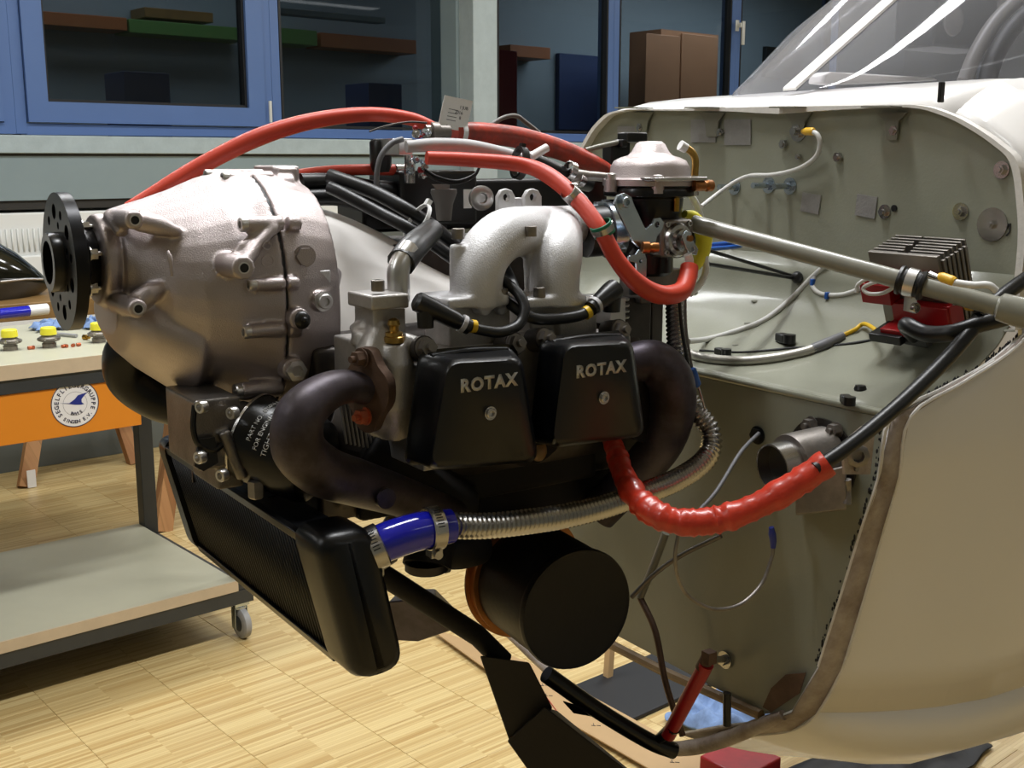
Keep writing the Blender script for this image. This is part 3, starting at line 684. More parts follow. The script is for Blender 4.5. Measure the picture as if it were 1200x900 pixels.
# --- propeller flange
pf = lab(mk('propeller_flange', MB().plate([(x * (1 + .0 * i), y) for i, (x, y) in enumerate(circ(0, 0, .0635, 72))],
     [circ(0, 0, .024, 28)] + [circ(.0465 * cos(t), .0465 * sin(t), .0072, 14) for t in [radians(22 + 60 * k) for k in range(6)]] + [circ(.0465 * cos(t), .0465 * sin(t), .0045, 12) for t in [radians(52 + 60 * k) for k in range(6)]] + [circ(.034 * cos(t), .034 * sin(t), .0036, 10) for t in [radians(40 + 60 * k) for k in range(6)]],
     W(.0035, 0, 0), -L, Z, .011), 'anodised_black', en, bev=.0008), 'round black flange drilled with holes')
mk('hub_ring', MB().lathe(W(-.012, 0, 0), A, [(.020, .0), (.0265, .0), (.0275, .002), (.0275, .012), (.030, .014), (.030, .03), (.022, .03), (.020, .028)], 36, ring=True), 'black_steel', pf)
mk('hub_bore', MB().cyl(W(.006, 0, 0), A, .021, .002, 28), 'gasket_black', pf)
mk('rear_flange', MB().lathe(W(.010, 0, 0), A, [(.02, 0), (.042, .0), (.040, .006), (.034, .008), (.030, .018), (.0, .018)], 36), 'black_steel', pf)
mk('shaft', MB().lathe(W(.016, 0, 0), A, [(.022, 0), (.0235, .005), (.0235, .03), (.0, .03)], 28), 'black_steel', pf)
for k in range(6):
    t = radians(15 + 60 * k); hexbolt(pf, W(.0175, .033 * cos(t), .033 * sin(t)), A, .0048, .006, 'steel', stud=True)
# --- reduction gearbox
gb = MB(); S = [(.046, 0, 0, .047, .047), (.052, 0, -.002, .052, .051), (.062, 0, -.012, .063, .064), (.080, 0, -.027, .080, .084), (.105, 0, -.033, .095, .098), (.135, 0, -.035, .104, .112), (.158, 0, -.040, .108, .121), (.1735, 0, -.042, .111, .125, 2.2)]
gb.rings([er(*s) for s in S])
gb.lathe(W(.028, 0, 0), A, [(.030, 0), (.040, 0), (.0435, .003), (.0435, .012), (.041, .016), (.0415, .024), (.030, .03)], 36)
def lug(mb, x0, y0, x1, y1, v, r, r2=None):
    p, q = P(x0, y0, v), P(x1, y1, v); d = A * (q - p).dot(A); q = p + d; mb.tube([p, q], [rpx(p, r), rpx(p, r2 or r)], 18); return p
lugs = [(246, 206, 318, 203, -.005, 8), (266, 209, 320, 207, .025, 8.5), (287, 263, 331, 261, .098, 9.5), (297, 334, 333, 332, .112, 8), (291, 389, 333, 386, .110, 8.5), (281, 459, 330, 452, .088, 11)]
for l in lugs: lug(gb, *l)
for px, py, v0, v1, r in ((158, 258, .02, .092, 11.5), (162, 362, .02, .096, 11.5), (286, 314, .07, .138, 14.5)): pcyl(gb, px, py, v0, v1, r)
gb.tube([P(160, 258, .062), P(185, 264, .066), P(212, 272, .07)], [.010, .010, .004], 12)
gb.tube([P(162, 354, .066), P(178, 342, .070), P(192, 336, .072)], [.011, .010, .004], 12)
gb.tube([P(286, 308, .112), P(302, 287, .106), P(322, 266, .102)], [.008, .006, .006], 12)
gb.tube([P(270, 306, .104), P(284, 288, .104), P(305, 272, .098)], [.004, .005, .004], 10)
gb.tube([P(128, 252, .03), P(140, 262, .05), P(143, 275, .056)], [.007, .009, .006], 12)
gb.tube([P(256, 318, .098), P(276, 314, .112)], [.002, .007], 10)
gb.tube([P(196, 292, .094), P(200, 305, .096), P(202, 325, .097)], [.002, .003, .002], 8)
gb.rings([er(.036, 0, -.050, .042, .020), er(.044, 0, -.056, .056, .032), er(.062, 0, -.062, .072, .044), er(.10, 0, -.08, .088, .055), er(.15, 0, -.07, .06, .03)])
gb.rings([er(.100, 0, -.128, .028, .020), er(.16, 0, -.132, .045, .032)])
gh = lab(mk('gearbox_housing', gb, 'cast_aluminium', en, cast=.0019, sm=6), 'bare cast reduction gearbox housing')
gr = MB(); gr.rings([er(.1758, 0, -.042, .111, .125, 2.2), er(.19, 0, -.043, .111, .125, 2.2), er(.212, 0, -.045, .108, .122, 2.2), er(.232, 0, -.047, .104, .118, 2.2), er(.236, 0, -.047, .09, .10, 2.2)])
for x0, y0, x1, y1, v, r in ((322, 206, 345, 204, .0, 9), (324, 214, 343, 212, .035, 9), (336, 262, 351, 260, .098, 9.5), (336, 332, 350, 330, .112, 8), (337, 386, 352, 384, .110, 8.5)): lug(gr, x0, y0, x1, y1, v, r)
pbox(gr, 318, 194, 352, 222, -.03, .02); pbox(gr, 326, 196, 350, 218, .0, .035)
pcyl(gr, 352, 374, .08, .122, 13); pcyl(gr, 345, 433, .07, .112, 14); pcyl(gr, 377, 353, .07, .116, 11)
gr.tube([P(372, 350, .1), P(385, 330, .09), P(392, 318, .08)], [.012, .012, .008], 14)
grh = lab(mk('gearbox_rear_half', gr, 'cast_aluminium', en, cast=.0019, sm=5), 'rear half of the cast gearbox housing')
mk('gasket', MB().rings([er(.1728, 0, -.042, .1085, .1225, 2.2), er(.1765, 0, -.042, .1085, .1225, 2.2)]), 'gasket_black', gh)
def bore(par, px, py, v, r, m='gasket_black'):
    c = P(px, py, v); mk('bore', MB().cyl(c - L * .002, L, rpx(c, r), .0026, 18), m, par)
    mk('bore_rim', MB().lathe(c, L, [(rpx(c, r), 0), (rpx(c, r + 1.6), 0), (rpx(c, r + 1.6), .001), (rpx(c, r), .001)], 20, ring=True), 'aluminium_bright', par)
bore(gh, 158, 258, .092, 5); bore(gh, 162, 362, .096, 5); bore(gh, 286, 314, .138, 5.5)
for x0, y0, x1, y1, v, r in lugs:
    p = P(x0, y0, v); socket(gh, p + A * .002, -A, rpx(p, r * .92), .007, 'aluminium_bright', 'cap_screw')
lab(hexbolt(grh, P(357, 300, .105), L * .9 - A * .2, .0078, .005, 'cast_aluminium', stud=False), 'plain hexagon bolt head')
mk('plug', MB().ball(P(353, 375, .121), .0088, 16, (1, .7, 1)).ball(P(357, 375, .129), .003, 10), 'black_plastic', grh)
mk('hex_plug', MB().lathe(P(346, 434, .111), L, [(.0095, 0), (.0105, .001), (.0105, .005), (.006, .006), (.005, .003), (0, .003)], 6), 'aluminium_bright', grh)
socket(grh, P(379, 353, .116), L, .0072, .006, 'aluminium_bright', 'cap_screw', washer=.0095)
mk('cast_marks', MB().plate(circ(0, 0, .0065, 20), [circ(0, 0, .005, 20)], P(314, 306, .1135), A, Z, .0012).plate(circ(0, 0, .0042, 16), [circ(0, 0, .0032, 16)], P(313, 288, .112), A, Z, .001), 'cast_aluminium', gh)
# --- oil filter and pump
fc = P(304, 516, .11); fd = (A * .58 + L * .78 - Z * .26).normalized()
op = MB(); pbox(op, 228, 470, 285, 545, .04, .125); pbox(op, 250, 480, 286, 570, .05, .118)
op.cyl(fc - fd * .03, fd, .030, .020, 28); op.tube([P(262, 505, .13), P(285, 560, .135)], .006, 10)
op.tube([P(250, 480, .12), P(250, 540, .12)], .005, 10); op.tube([P(300, 560, .12), P(300, 580, .12)], .006)
oph = lab(mk('oil_pump_housing', op, 'pump_cast_shaded', en, cast=.0019, sm=4), 'cast oil pump housing')
for px, py in ((276, 483), (240, 476), (238, 535), (264, 556)): socket(oph, P(px, py, .137), -A * .9 + L * .4, .0058, .007, 'aluminium_bright', 'cap_screw')
mk('bracket_plate', MB().tube(spline([P(228, 475, .13), P(226, 500, .13), P(232, 520, .13), P(250, 528, .13), P(262, 520, .13)], 5), .0028, 8), 'black_steel', oph)
mk('drain_bolt', MB().lathe(P(300, 562, .14), -Z, [(.006, 0), (.008, .001), (.008, .016), (.0055, .018), (0, .018)], 6), 'dull_steel', oph)
mk('sleeve', MB().plate([(0, .0), (.014, .006), (.012, .03), (-.004, .03), (-.008, .006)], [circ(.002, .014, .0035)], P(238, 552, .13), A, Z, .003), 'black_steel', oph)
ft = mk('oil_filter', MB().lathe(fc - fd * .006, fd, [(.030, -.001), (.0425, 0), (.0425, .004), (.0415, .007), (.0415, .060), (.039, .068), (.030, .074), (.0, .075)], 44), 'valve_black', en)
lab(ft, 'black spin-on oil filter with white print')
mk('rim', MB().lathe(fc - fd * .008, fd, [(.040, 0), (.0438, .0), (.0438, .0025), (.040, .0025)], 44, ring=True), 'steel', ft)
X_, Y_ = orth(fd); tx = MB()
def wraptext(mb, body, size, hgt, ang0, r):
    """lettering wrapped round the filter can"""
    tmp = MB().text(body, size, V((0, 0, 0)), V((1, 0, 0)), V((0, 1, 0)), .0003, 0, 'LEFT')
    up = (Z - fd * Z.dot(fd)).normalized(); sd = fd.cross(up)
    vs = []
    for p in tmp.v:
        a = radians(ang0) + p.x / r; rad = up * cos(a) - sd * sin(a)
        vs.append(fc + rad * (r + p.z) + fd * (hgt - p.y))
    mb.add(vs, tmp.f)
for body, size, hh, a0 in (('PART NO.  825016 A / 456789', .0062, .010, -72), ('FOR ENGINE TYPE  912 SERIES', .0062, .019, -80), ('TIGHTEN 3/4 TURN BY HAND ONLY', .0076, .029, -84)): wraptext(tx, body, size, hh, a0, .0418)
mk('filter_print', tx, 'lettering_grey', ft, smooth=0)
# --- crankcase and dark masses behind
ck = MB(); ck.uvw(.20, .62, -.10, .11, -.26, -.085); ck.uvw(.22, .60, -.16, -.02, -.10, .0); ck.rings([er(.22, .03, -.17, .10, .10, 3), er(.60, .03, -.17, .10, .10, 3)])
mk('crankcase', ck, 'dark_steel', en, cast=.004, sm=3)
tr = MB(); pbox(tr, 425, 212, 712, 262, -.12, -.05); pbox(tr, 470, 200, 560, 262, -.10, -.02)
mk('top_tray', tr, 'black_plastic', en, bev=.004)
tr2 = MB().tube(spline([P(352, 214, -.04), P(400, 214, -.04), P(440, 222, -.04), P(520, 224, -.04)], 5), .010, 12).tube(spline([P(352, 232, -.03), P(400, 232, -.03), P(450, 246, -.03), P(520, 262, -.03)], 5), .009, 12)
mk('heat_sleeve', tr2, 'black_rubber', en)
# inlet coolant case: dark webbing on the far cylinders
fh = MB(); fh.uvw(.25, .37, -.24, -.10, -.17, -.03); fh.uvw(.42, .54, -.24, -.10, -.17, -.03)
mk('far_cylinders', fh, 'dark_steel', en, cast=.004, sm=3)
# white cooling shroud between gearbox and heads
rw_ = [[(336, 236, -.03), (370, 241, -.03), (400, 250, -.035), (440, 268, -.04), (480, 290, -.045), (530, 322, -.05), (600, 345, -.05), (660, 352, -.05)],
       [(342, 262, .0), (375, 270, .0), (405, 276, .0), (445, 294, .0), (485, 312, .0), (530, 335, .0), (600, 352, .0), (660, 360, .0)],
       [(352, 310, .05), (380, 312, .045), (415, 315, .04), (450, 330, .04), (485, 340, .04), (530, 352, .04), (600, 362, .04), (660, 370, .04)],
       [(372, 360, .075), (385, 360, .07), (415, 360, .07), (450, 365, .07), (485, 368, .07), (530, 370, .07), (600, 375, .07), (660, 380, .07)],
       [(384, 420, .09), (392, 420, .09), (415, 420, .09), (450, 415, .09), (485, 410, .09), (530, 400, .09), (600, 400, .09), (660, 400, .09)],
       [(386, 500, .10), (395, 505, .10), (415, 505, .10), (450, 500, .10), (485, 480, .10), (530, 460, .10), (600, 450, .10), (660, 450, .10)]]
lab(mk('cooling_shroud', MB().grid([[P(*q) for q in r] for r in rw_]), 'white_shroud', en, smooth=0, solid=.003, subd=2), 'smooth white cooling air shroud')
br = MB(); pbox(br, 362, 318, 388, 332, .08, .105); mk('small_bracket', br, 'sand_cast', en, bev=.001)
# --- cylinder heads
def rr(corn, v, ins=0.0, r=.012, k=6):
    """rounded polygon ring at side offset v; corners as photo pixels measured on that plane"""
    c = [E_(P(x, y, v)) for x, y in corn]; c = [V((a[0], a[2], 0)) for a in c]; m = sum(c, V((0, 0, 0))) / len(c)
    out = []; n = len(c)
    for i in range(n):
        p, q, s_ = c[i - 1], c[i], c[(i + 1) % n]; a = (p - q).normalized(); b = (s_ - q).normalized()
        q = q + (a + b).normalized() * ins * 1.3; ra = r; p0 = q + a * ra; p1 = q + b * ra
        for j in range(k):
            t = j / (k - 1); out.append((p0.lerp(q, t)).lerp(q.lerp(p1, t), t))
    return [W(x.x, v, x.y) for x in out]
def valve_cover(fc_, bs, txt, tsz, scr, nm):
    c = lab(mk('rocker_cover', MB().rings([rr(bs, .228, -.003, .012), rr(bs, .236, -.003, .012), rr(bs, .238, 0, .012), rr(fc_, .268, -.0035, .014), rr(fc_, .276, -.0015, .014), rr(fc_, .280, .0015, .013)]), 'valve_black', en, smooth=50), nm)
    p = P(txt[0], txt[1], .2803); mk('lettering', MB().text('ROTAX', tsz, p, A, Z, .0008, .0007, space=1.16), 'lettering_grey', c, smooth=0)
    socket(c, P(scr[0], scr[1], .280), L, .0046, .004, 'steel', 'socket_screw', washer=.0062)
    # wire clip bead along the top edge
    a, b = P(bs[0][0] + 12, bs[0][1] + 4, .246), P(bs[1][0] - 8, bs[1][1] + 4, .246)
    mk('top_bead', MB().tube(spline([a, a.lerp(b, .35) + Z * .002, a.lerp(b, .6) + Z * .002, b], 5), .0028, 8), 'valve_black', c)
    return c
valve_cover([(524, 424), (608, 420), (628, 538), (503, 548)], [(494, 414), (602, 406), (626, 536), (476, 542)], (573, 449), .0158, (574, 484), 'black rocker cover, the front one')
valve_cover([(661, 405), (738, 401), (753, 508), (646, 522)], [(636, 398), (734, 390), (750, 500), (622, 520)], (704.5, 433), .0158, (707, 466), 'black rocker cover, the rear one')
hd = MB()
pbox(hd, 448, 404, 500, 505, .15, .200); pbox(hd, 494, 414, 632, 530, .14, .212); pbox(hd, 418, 400, 470, 465, .13, .18)
mk('cylinder_barrel', MB().cyl(P(560, 470, .08), L, .050, .10, 28), 'soot_and_shade', en)  # barrel coloured dark to stand for the shade behind the cover
hd.tube(spline([P(450, 500, .19), P(440, 470, .195), P(440, 420, .195), P(450, 385, .19)], 4), [.016, .019, .02, .02, .02, .02, .02, .02, .02, .018, .017, .016, .015][:13], 16)
hd.tube([P(425, 398, .17), P(445, 378, .18)], [.018, .014], 14); hd.tube([P(418, 420, .165), P(440, 412, .17)], [.016, .018], 14)
hd.tube([P(462, 402, .208), P(462, 425, .208), P(460, 470, .205), P(462, 505, .195)], [.0125, .018, .021, .018], 20); hd.tube([P(425, 385, .18), P(428, 400, .18)], [.010, .014], 14); hd.tube([P(476, 430, .205), P(486, 500, .20)], [.012, .014], 14)
hd.tube([P(470, 400, .21), P(497, 408, .215)], [.009, .009], 12)
pbox(hd, 438, 352, 476, 400, .16, .20)
h1 = lab(mk('cylinder_head', hd, 'head_cast', en, cast=.0019, sm=4), 'front cylinder head casting')
hd = MB(); pbox(hd, 636, 404, 738, 500, .14, .212); mk('cylinder_barrel', MB().cyl(P(700, 450, .08), L, .050, .10, 28), 'soot_and_shade', en); pbox(hd, 600, 395, 650, 412, .16, .205)  # rear barrel gets the same shade in its colour
h2 = lab(mk('cylinder_head', hd, 'head_cast', en, cast=.0019, sm=4), 'rear cylinder head casting')
pt = MB(); pbox(pt, 527, 360, 598, 412, .15, .198); pbox(pt, 622, 358, 690, 400, .15, .198); pbox(pt, 655, 372, 700, 392, .17, .205)
mk('inlet_ports', pt, 'head_cast', en, cast=.0019, sm=3)
fl1 = MB(); pbox(fl1, 436, 347, 480, 361, .165, .215); mk('outlet_flange', fl1, 'head_cast', h1, bev=.002)
for hx, hy, par in ((498, 408, h1), (603, 403, h1), (638, 397, h2), (726, 387, h2)):
    p = P(hx, hy, .228); d = (L * .96 + Z * .2).normalized()
    mk('stud_base', MB().cyl(p - d * .02, d, .0115, .02, 18), 'dark_steel', par)
    hexbolt(par, p, d, .0075, .008, 'dull_steel', washer=True, name='head_nut')
bt_ = mk('coolant_sender', MB().lathe(P(462, 401, .210), Z, [(.0095, 0), (.0095, .005), (.008, .006), (.008, .009), (.0045, .010), (.0045, .014), (.006, .016), (.005, .020), (.002, .022)], 12), 'gold_zinc', h1); lab(bt_, 'golden hexagon sender')
for px, py in ((443, 345), (570, 352), (632, 352), (655, 351), (588, 354), (537, 280), (622, 277)):
    p = P(px, py, .205 if py > 300 else (.198 if px > 600 else .185)) + Z * (.007 if py > 300 else .004); d = Z
    mk('cap_screw', MB().lathe(p - Z * .004, Z, [(.0058, 0), (.006, .0005), (.006, .0095), (.005, .010), (.003, .010), (.0028, .006), (0, .006)], 16), 'dull_steel', en, smooth=30)
# --- exhaust flange and pipes
exf = mk('exhaust_flange', MB().plate([(p.x, p.y) for p in spline([V(q + (0,)) for q in [(0, .037), (.009, .035), (.016, .022), (.026, .010), (.026, -.010), (.016, -.024), (.009, -.037), (0, -.039), (-.008, -.035), (-.014, -.022), (-.023, -.008), (-.023, .008), (-.014, .022), (-.008, .035), (0, .037)]], 3)[:-1]], [], P(431, 455, .215), L * .90 + A * .42, Z, .011), 'exhaust_rust', en, bev=.001)
lab(exf, 'brown heat-stained exhaust flange')
for px, py in ((418, 420), (422, 488)):
    p = P(px + 2, py, .218); hexbolt(exf, p + A * .004, -A * .95 + L * .2, .0062, .008, 'copper' if py > 450 else 'exhaust_rust', name='stud_nut')
def pipe(name, label, pts, rp, m, par=en, seg=20):
    w = [P(*q) for q in pts]; o = mk(name, MB().tube(spline(w, 8), interp([rpx(p, r) for p, r in zip(w, rp)], 8), seg), m, par, smooth=60); return lab(o, label)
pipe('exhaust_pipe', 'dark front exhaust elbow', [(428, 457, .216), (405, 453, .220), (378, 462, .228), (352, 487, .235), (350, 525, .232), (378, 552, .222), (420, 566, .205), (470, 582, .18), (530, 606, .15)], [18, 20, 24, 30, 32, 31, 28, 24, 22], 'exhaust_dark', seg=28)
pipe('exhaust_pipe', 'black rear exhaust elbow', [(735, 425, .17), (765, 424, .185), (785, 445, .195), (788, 480, .195), (775, 520, .18), (740, 560, .15), (700, 600, .12)], [22, 26, 28, 27, 25, 24, 24], 'exhaust_dark', seg=24)
pipe('exhaust_pipe', 'black exhaust bend on the far side', [(185, 402, -.06), (152, 412, -.08), (153, 442, -.09), (185, 466, -.08), (230, 480, -.06), (290, 500, -.03)], [26, 28, 28, 27, 25, 24], 'valve_black', seg=24)
pipe('exhaust_pipe', 'soot-black pipe under the far cylinders', [(500, 560, .05), (520, 600, .08), (505, 640, .13), (500, 664, .14)], [24, 28, 28, 29], 'soot_and_shade')
mk('pipe_mouth', MB().lathe(P(500, 660, .14) - Z * .006, Z, [(.0215, 0), (.0225, 0), (.0225, .008), (.0215, .008)], 28, ring=True), 'dark_steel', en)
mk('pipe_hole', MB().cyl(P(500, 664, .14) - Z * .004, Z, .0205, .003, 28), 'gasket_black', en)
mk('boss', MB().cyl(P(446, 581, .215), L, .0095, .012, 18).cyl(P(446, 581, .228), L, .0045, .002, 12), 'exhaust_dark', en)
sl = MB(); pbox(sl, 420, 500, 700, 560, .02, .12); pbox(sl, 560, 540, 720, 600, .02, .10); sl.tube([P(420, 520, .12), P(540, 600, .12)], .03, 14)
mk('sump_parts', sl, 'soot_and_shade', en, cast=.004, sm=3)
mk('web_plate', MB().grid([[P(396, 470, .13), P(440, 470, .13)], [P(380, 520, .13), P(500, 545, .13)], [P(430, 545, .14), P(520, 560, .14)]]), 'dark_steel', en, solid=.003)
fin = MB()
for i in range(9): x = 398 + i * 5; fin.tube([P(x, 470 + i * 1, .14), P(x + 8, 520 + i, .14)], .0014, 6)
mk('cylinder_fins', fin, 'head_cast', en)
mk('wax_plug', MB().ball(P(631, 528, .222), .0085, 14, (1, 1, 1.3)), 'brown_board', en)
# --- inlet manifold
im = MB()
im.tube(spline([P(558, 358, .19), P(559, 325, .19), P(568, 298, .185), (P(590, 276, .175)), P(618, 270, .155), P(650, 266, .13), P(690, 262, .10), P(720, 262, .09)], 8), interp([rpx(P(558, 358, .19), r) for r in (31, 31, 31, 31, 30, 27, 25, 25)], 8), 28)
im.tube(spline([P(650, 358, .19), P(651, 325, .19), P(654, 300, .185), P(655, 279, .165), P(656, 268, .13), P(665, 264, .10), P(690, 262, .09)], 8), interp([rpx(P(558, 358, .19), r) for r in (30, 30, 30, 30, 28, 26, 25)], 8), 28)
pbox(im, 525, 350, 598, 358, .15, .212); pbox(im, 618, 350, 688, 357, .15, .212)
im.tube([P(537, 355, .185), P(537, 286, .185)], .0085, 14); im.tube([P(622, 352, .17), P(621, 284, .17)], [.006, .008], 12)
im.tube([P(608, 282, .172), P(636, 282, .172)], .005, 10)
pcyl(im, 570, 362, .19, .212, 9); pcyl(im, 590, 362, .18, .205, 8)
mf = lab(mk('inlet_manifold', im, 'sand_cast', en, cast=.0019, sm=6), 'cast inlet manifold with two arched runners')
lg_ = MB()
for cx in (592, 623): pplate(lg_, [(cx - 10, 256), (cx - 10, 230), (cx - 6, 223), (cx, 221), (cx + 6, 223), (cx + 10, 230), (cx + 10, 256)], [(cx, 231, 4.5)], .135, .006)
pbox(lg_, 600, 232, 616, 246, .11, .122); mk('lifting_lugs', lg_, 'sand_cast', mf, bev=.0008)
mk('socket_plug', MB().lathe(P(563, 232, .02), L * .9 - Z * .0 - A * .3, [(.012, 0), (.0138, .001), (.0138, .007), (.011, .009), (.006, .009), (.005, .004), (0, .004)], 24), 'aluminium_bright', en)
# column supports behind the carburettor
cs = MB(); pbox(cs, 733, 350, 762, 430, .06, .12); pbox(cs, 764, 350, 776, 430, .06, .115)
mk('coil_housing', cs, 'dark_steel', en, bev=.002)
cs = MB(); pbox(cs, 716, 350, 733, 380, .10, .15)
for i in range(4): cs.cyl(P(725, 352 + i * 7, .13), Z, .012, .003, 16)
mk('finned_block', cs, 'aluminium_bright', en, bev=.001)
cs = MB(); pbox(cs, 752, 318, 800, 352, .09, .13); mk('float_bowl_shield', cs, 'dull_steel', en, bev=.002)
# --- carburettor (its own thing: it is held only by a rubber socket)
cc = P(761, 222, .12); kk = dep(cc) / FL
ca = thing('carburettor', 'domed silver carburettor with levers standing at the rear of the engine', 'carburettor', cc - Z * .09)
lab(mk('dome', MB().lathe(cc, Z, [(53 * kk, 4 * kk), (55 * kk, 5 * kk), (55 * kk, 12 * kk), (49 * kk, 14 * kk), (47 * kk, 18 * kk), (46 * kk, 26 * kk), (42 * kk, 33 * kk), (34 * kk, 37 * kk), (26 * kk, 39 * kk), (22 * kk, 43 * kk), (17 * kk, 52 * kk), (13 * kk, 55 * kk), (0, 55.5 * kk)], 44), 'cast_aluminium', ca), 'bell shaped diaphragm dome')
lab(mk('body', MB().lathe(cc, -Z, [(52 * kk, -3 * kk), (54 * kk, 0), (54 * kk, 7 * kk), (40 * kk, 10 * kk), (38 * kk, 34 * kk), (30 * kk, 50 * kk), (30 * kk, 96 * kk), (26 * kk, 100 * kk), (0, 100 * kk)], 36), 'black_steel', ca), 'dark carburettor body')
for px, py in ((716, 205), (771, 207), (812, 210)):
    p = P(px, py, .16 if px == 771 else .12); mk('screw', MB().lathe(p - Z * .006, Z, [(.0055, 0), (.006, .001), (.006, .007), (.0045, .008), (0, .0085)], 14), 'aluminium_bright', ca)
    mk('screw_boss', MB().cyl(p - Z * .018, Z, .0075, .013, 12), 'cast_aluminium', ca)
lv = MB(); pplate(lv, [(719, 238), (723, 229), (731, 226), (739, 231), (742, 240), (757, 272), (757, 284), (748, 290), (741, 283)], [(731, 237, 3.5)], .175, .003, 0)
lab(mk('throttle_lever', lv, 'zinc', ca, bev=.0006), 'zinc plated throttle lever')
lv = MB(); pplate(lv, [(757, 284), (756, 268), (764, 262), (767, 256), (773, 255), (777, 261), (775, 269), (769, 277), (766, 290), (758, 292)], [(769, 263, 3.6)], .17, .003, 0)
mk('throttle_link', lv, 'zinc', ca, bev=.0006)
socket(ca, P(731, 237, .1765), L, .0058, .006, 'zinc', 'pivot_screw', washer=.008)
lab(mk('link_bush', MB().lathe(P(752, 290, .182), A * .8 + L * .4, [(.005, 0), (.0065, .001), (.0065, .008), (.0045, .009), (.0055, .012), (.005, .018), (0, .019)], 16), 'bronze', ca), 'bronze link bush')
ck_ = MB(); pbox(ck_, 776, 258, 812, 300, .13, .163); mk('choke_housing', ck_, 'dull_steel', ca, bev=.004)
c = P(793, 281, .163); mk('choke_disc', MB().lathe(c, L, [(.018, 0), (.019, .002), (.017, .006), (.013, .007), (.012, .012), (.006, .013), (.0055, .018), (0, .018)], 28), 'steel', ca)
lv = MB(); pplate(lv, [(799, 276), (803, 270), (809, 273), (813, 284), (818, 292), (816, 299), (808, 298), (803, 290)], [(811, 292, 3)], .185, .002, 0); mk('choke_arm', lv, 'zinc', ca, bev=.0005)
lab(mk('choke_pin', MB().cyl(P(804, 279, .18), L, .0035, .008, 12), 'bronze', ca), 'bronze pin')
for px, py in ((781, 263), (807, 262), (780, 296)): socket(ca, P(px, py, .163), L, .0032, .003, 'steel', 'screw')
lv = MB(); pplate(lv, [(736, 306), (736, 300), (744, 298), (748, 292), (755, 296), (757, 304), (756, 340), (747, 340), (745, 308)], [(750, 306, 2.2)], .165, .003, 0); mk('spring_bracket', lv, 'zinc', ca, bev=.0005)
ck_ = MB(); pbox(ck_, 768, 208, 829, 212, .15, .175); pbox(ck_, 812, 211, 818, 230, .16, .164); mk('top_bracket', ck_, 'steel', ca, bev=.001)
lab(mk('brass_fitting', MB().lathe(P(812, 218, .17), A, [(.004, 0), (.006, .001), (.006, .014), (.0045, .015), (.0045, .018), (.0065, .02), (.0065, .027), (.004, .028)], 14), 'bronze', ca), 'bronze fuel fitting')
mk('float_vent', MB().cyl(P(793, 224, .16), -Z, .0035, .022, 12), 'brass', ca)
lab(mk('vent_pipe', MB().tube(spline([P(814, 206, .14), P(815, 190, .14), P(812, 180, .138), P(805, 174, .136), P(799, 172, .134)], 6), .0042, 12), 'gold_zinc', ca), 'bent brass vent pipe')
lab(mk('vent_tip', MB().tube([P(804, 174, .136), P(797, 170, .134)], [.0055, .006], 12), 'white_plastic', ca), 'white plastic pipe tip')
# yellow fabric ring behind the choke: tall loop
yp = [P(x, y, .135) for x, y in ((802, 251), (812, 255), (821, 266), (825, 280), (822, 297), (814, 312), (806, 322))]
lab(mk('rubber_band', MB().tube(spline(yp, 6), interp([rpx(yp[0], r) for r in (5, 8, 9.5, 10, 9.5, 7, 3)], 6), 14), 'yellow_plastic', ca), 'yellow rubber band')
mk('air_filter_socket', MB().lathe(P(795, 278, .10), A * .93 - L * .36, [(.022, -.01), (.024, -.008), (.024, .010), (.018, .012), (0, .012)], 30), 'black_rubber', ca)
# inlet rubber socket with its clamp between manifold and carburettor
c = P(712, 270, .125); d = (A * .96 + L * .22 + Z * .05).normalized()
mk('rubber_socket', MB().lathe(c - d * .03, d, [(.020, 0), (.0275, .002), (.0275, .05), (.021, .052)], 32), 'black_rubber', ca)
lab(mk('socket_clamp', MB().lathe(c - d * .004, d, [(.0278, 0), (.0300, 0.001), (.0300, .016), (.0278, .017)], 36, ring=True), 'zinc', ca), 'zinc plated band clamp')
mk('clamp_screw', MB().cyl(P(706, 238, .12), A, .004, .018, 10).box(P(703, 243, .12), A, L, Z, .012, .008, .012), 'zinc', ca)
mk('return_spring', MB().tube([P(743, 345, .13) + Z * .0, P(743, 300, .13)], .006, 12), 'black_rubber', ca)

tag(mk('connector', MB().box(P(741, 161, -.02), A, L, Z, .034, .02, .012).box(P(727, 168, -.02), A, L, Z, .010, .018, .010), 'black_plastic', bev=.002), 'black ribbed connector behind the top of the carburettor dome', 'connector')
tag(mk('black_block', MB().box(P(722, 186, -.03), A, L, Z, .030, .02, .04), 'black_plastic', bev=.002), 'black block half hidden left of the carburettor dome', 'block')
hose('olive_rod', 'olive rod running left from the black connector', 'rod', [(686, 176, -.02), (705, 171, -.02), (728, 166, -.02)], 3, 'olive_tube')
# ================================================================== OIL COOLER, MUFFLER AND LOWER MOUNTS
oc = thing('oil_cooler', 'flat black oil cooler slung low under the engine front', 'oil cooler', W(.16, .05, -.36))
U0 = .125
def cb_(v0, v1, u0, u1, w0, w1, sl=.03):          # slab leaning back towards its foot
    f = lambda w: sl * (-.222 - w) / .12
    return [[W(u0 + f(w1), v, w1), W(u1 + f(w1), v, w1), W(u1 + f(w0), v, w0), W(u0 + f(w0), v, w0)] for v in (v0, v1)]
lab(mk('core', MB().rings(cb_(-.135, .225, U0 + .004, U0 + .048, -.345, -.226)), 'valve_black', oc, bev=.002), 'black finned core')
mk('frame_rail', MB().rings(cb_(-.135, .225, U0, U0 + .008, -.231, -.222)), 'black_steel', oc, bev=.001)
mk('frame_rail', MB().rings(cb_(-.135, .225, U0, U0 + .008, -.350, -.342)), 'black_steel', oc, bev=.001)
ff = MB()
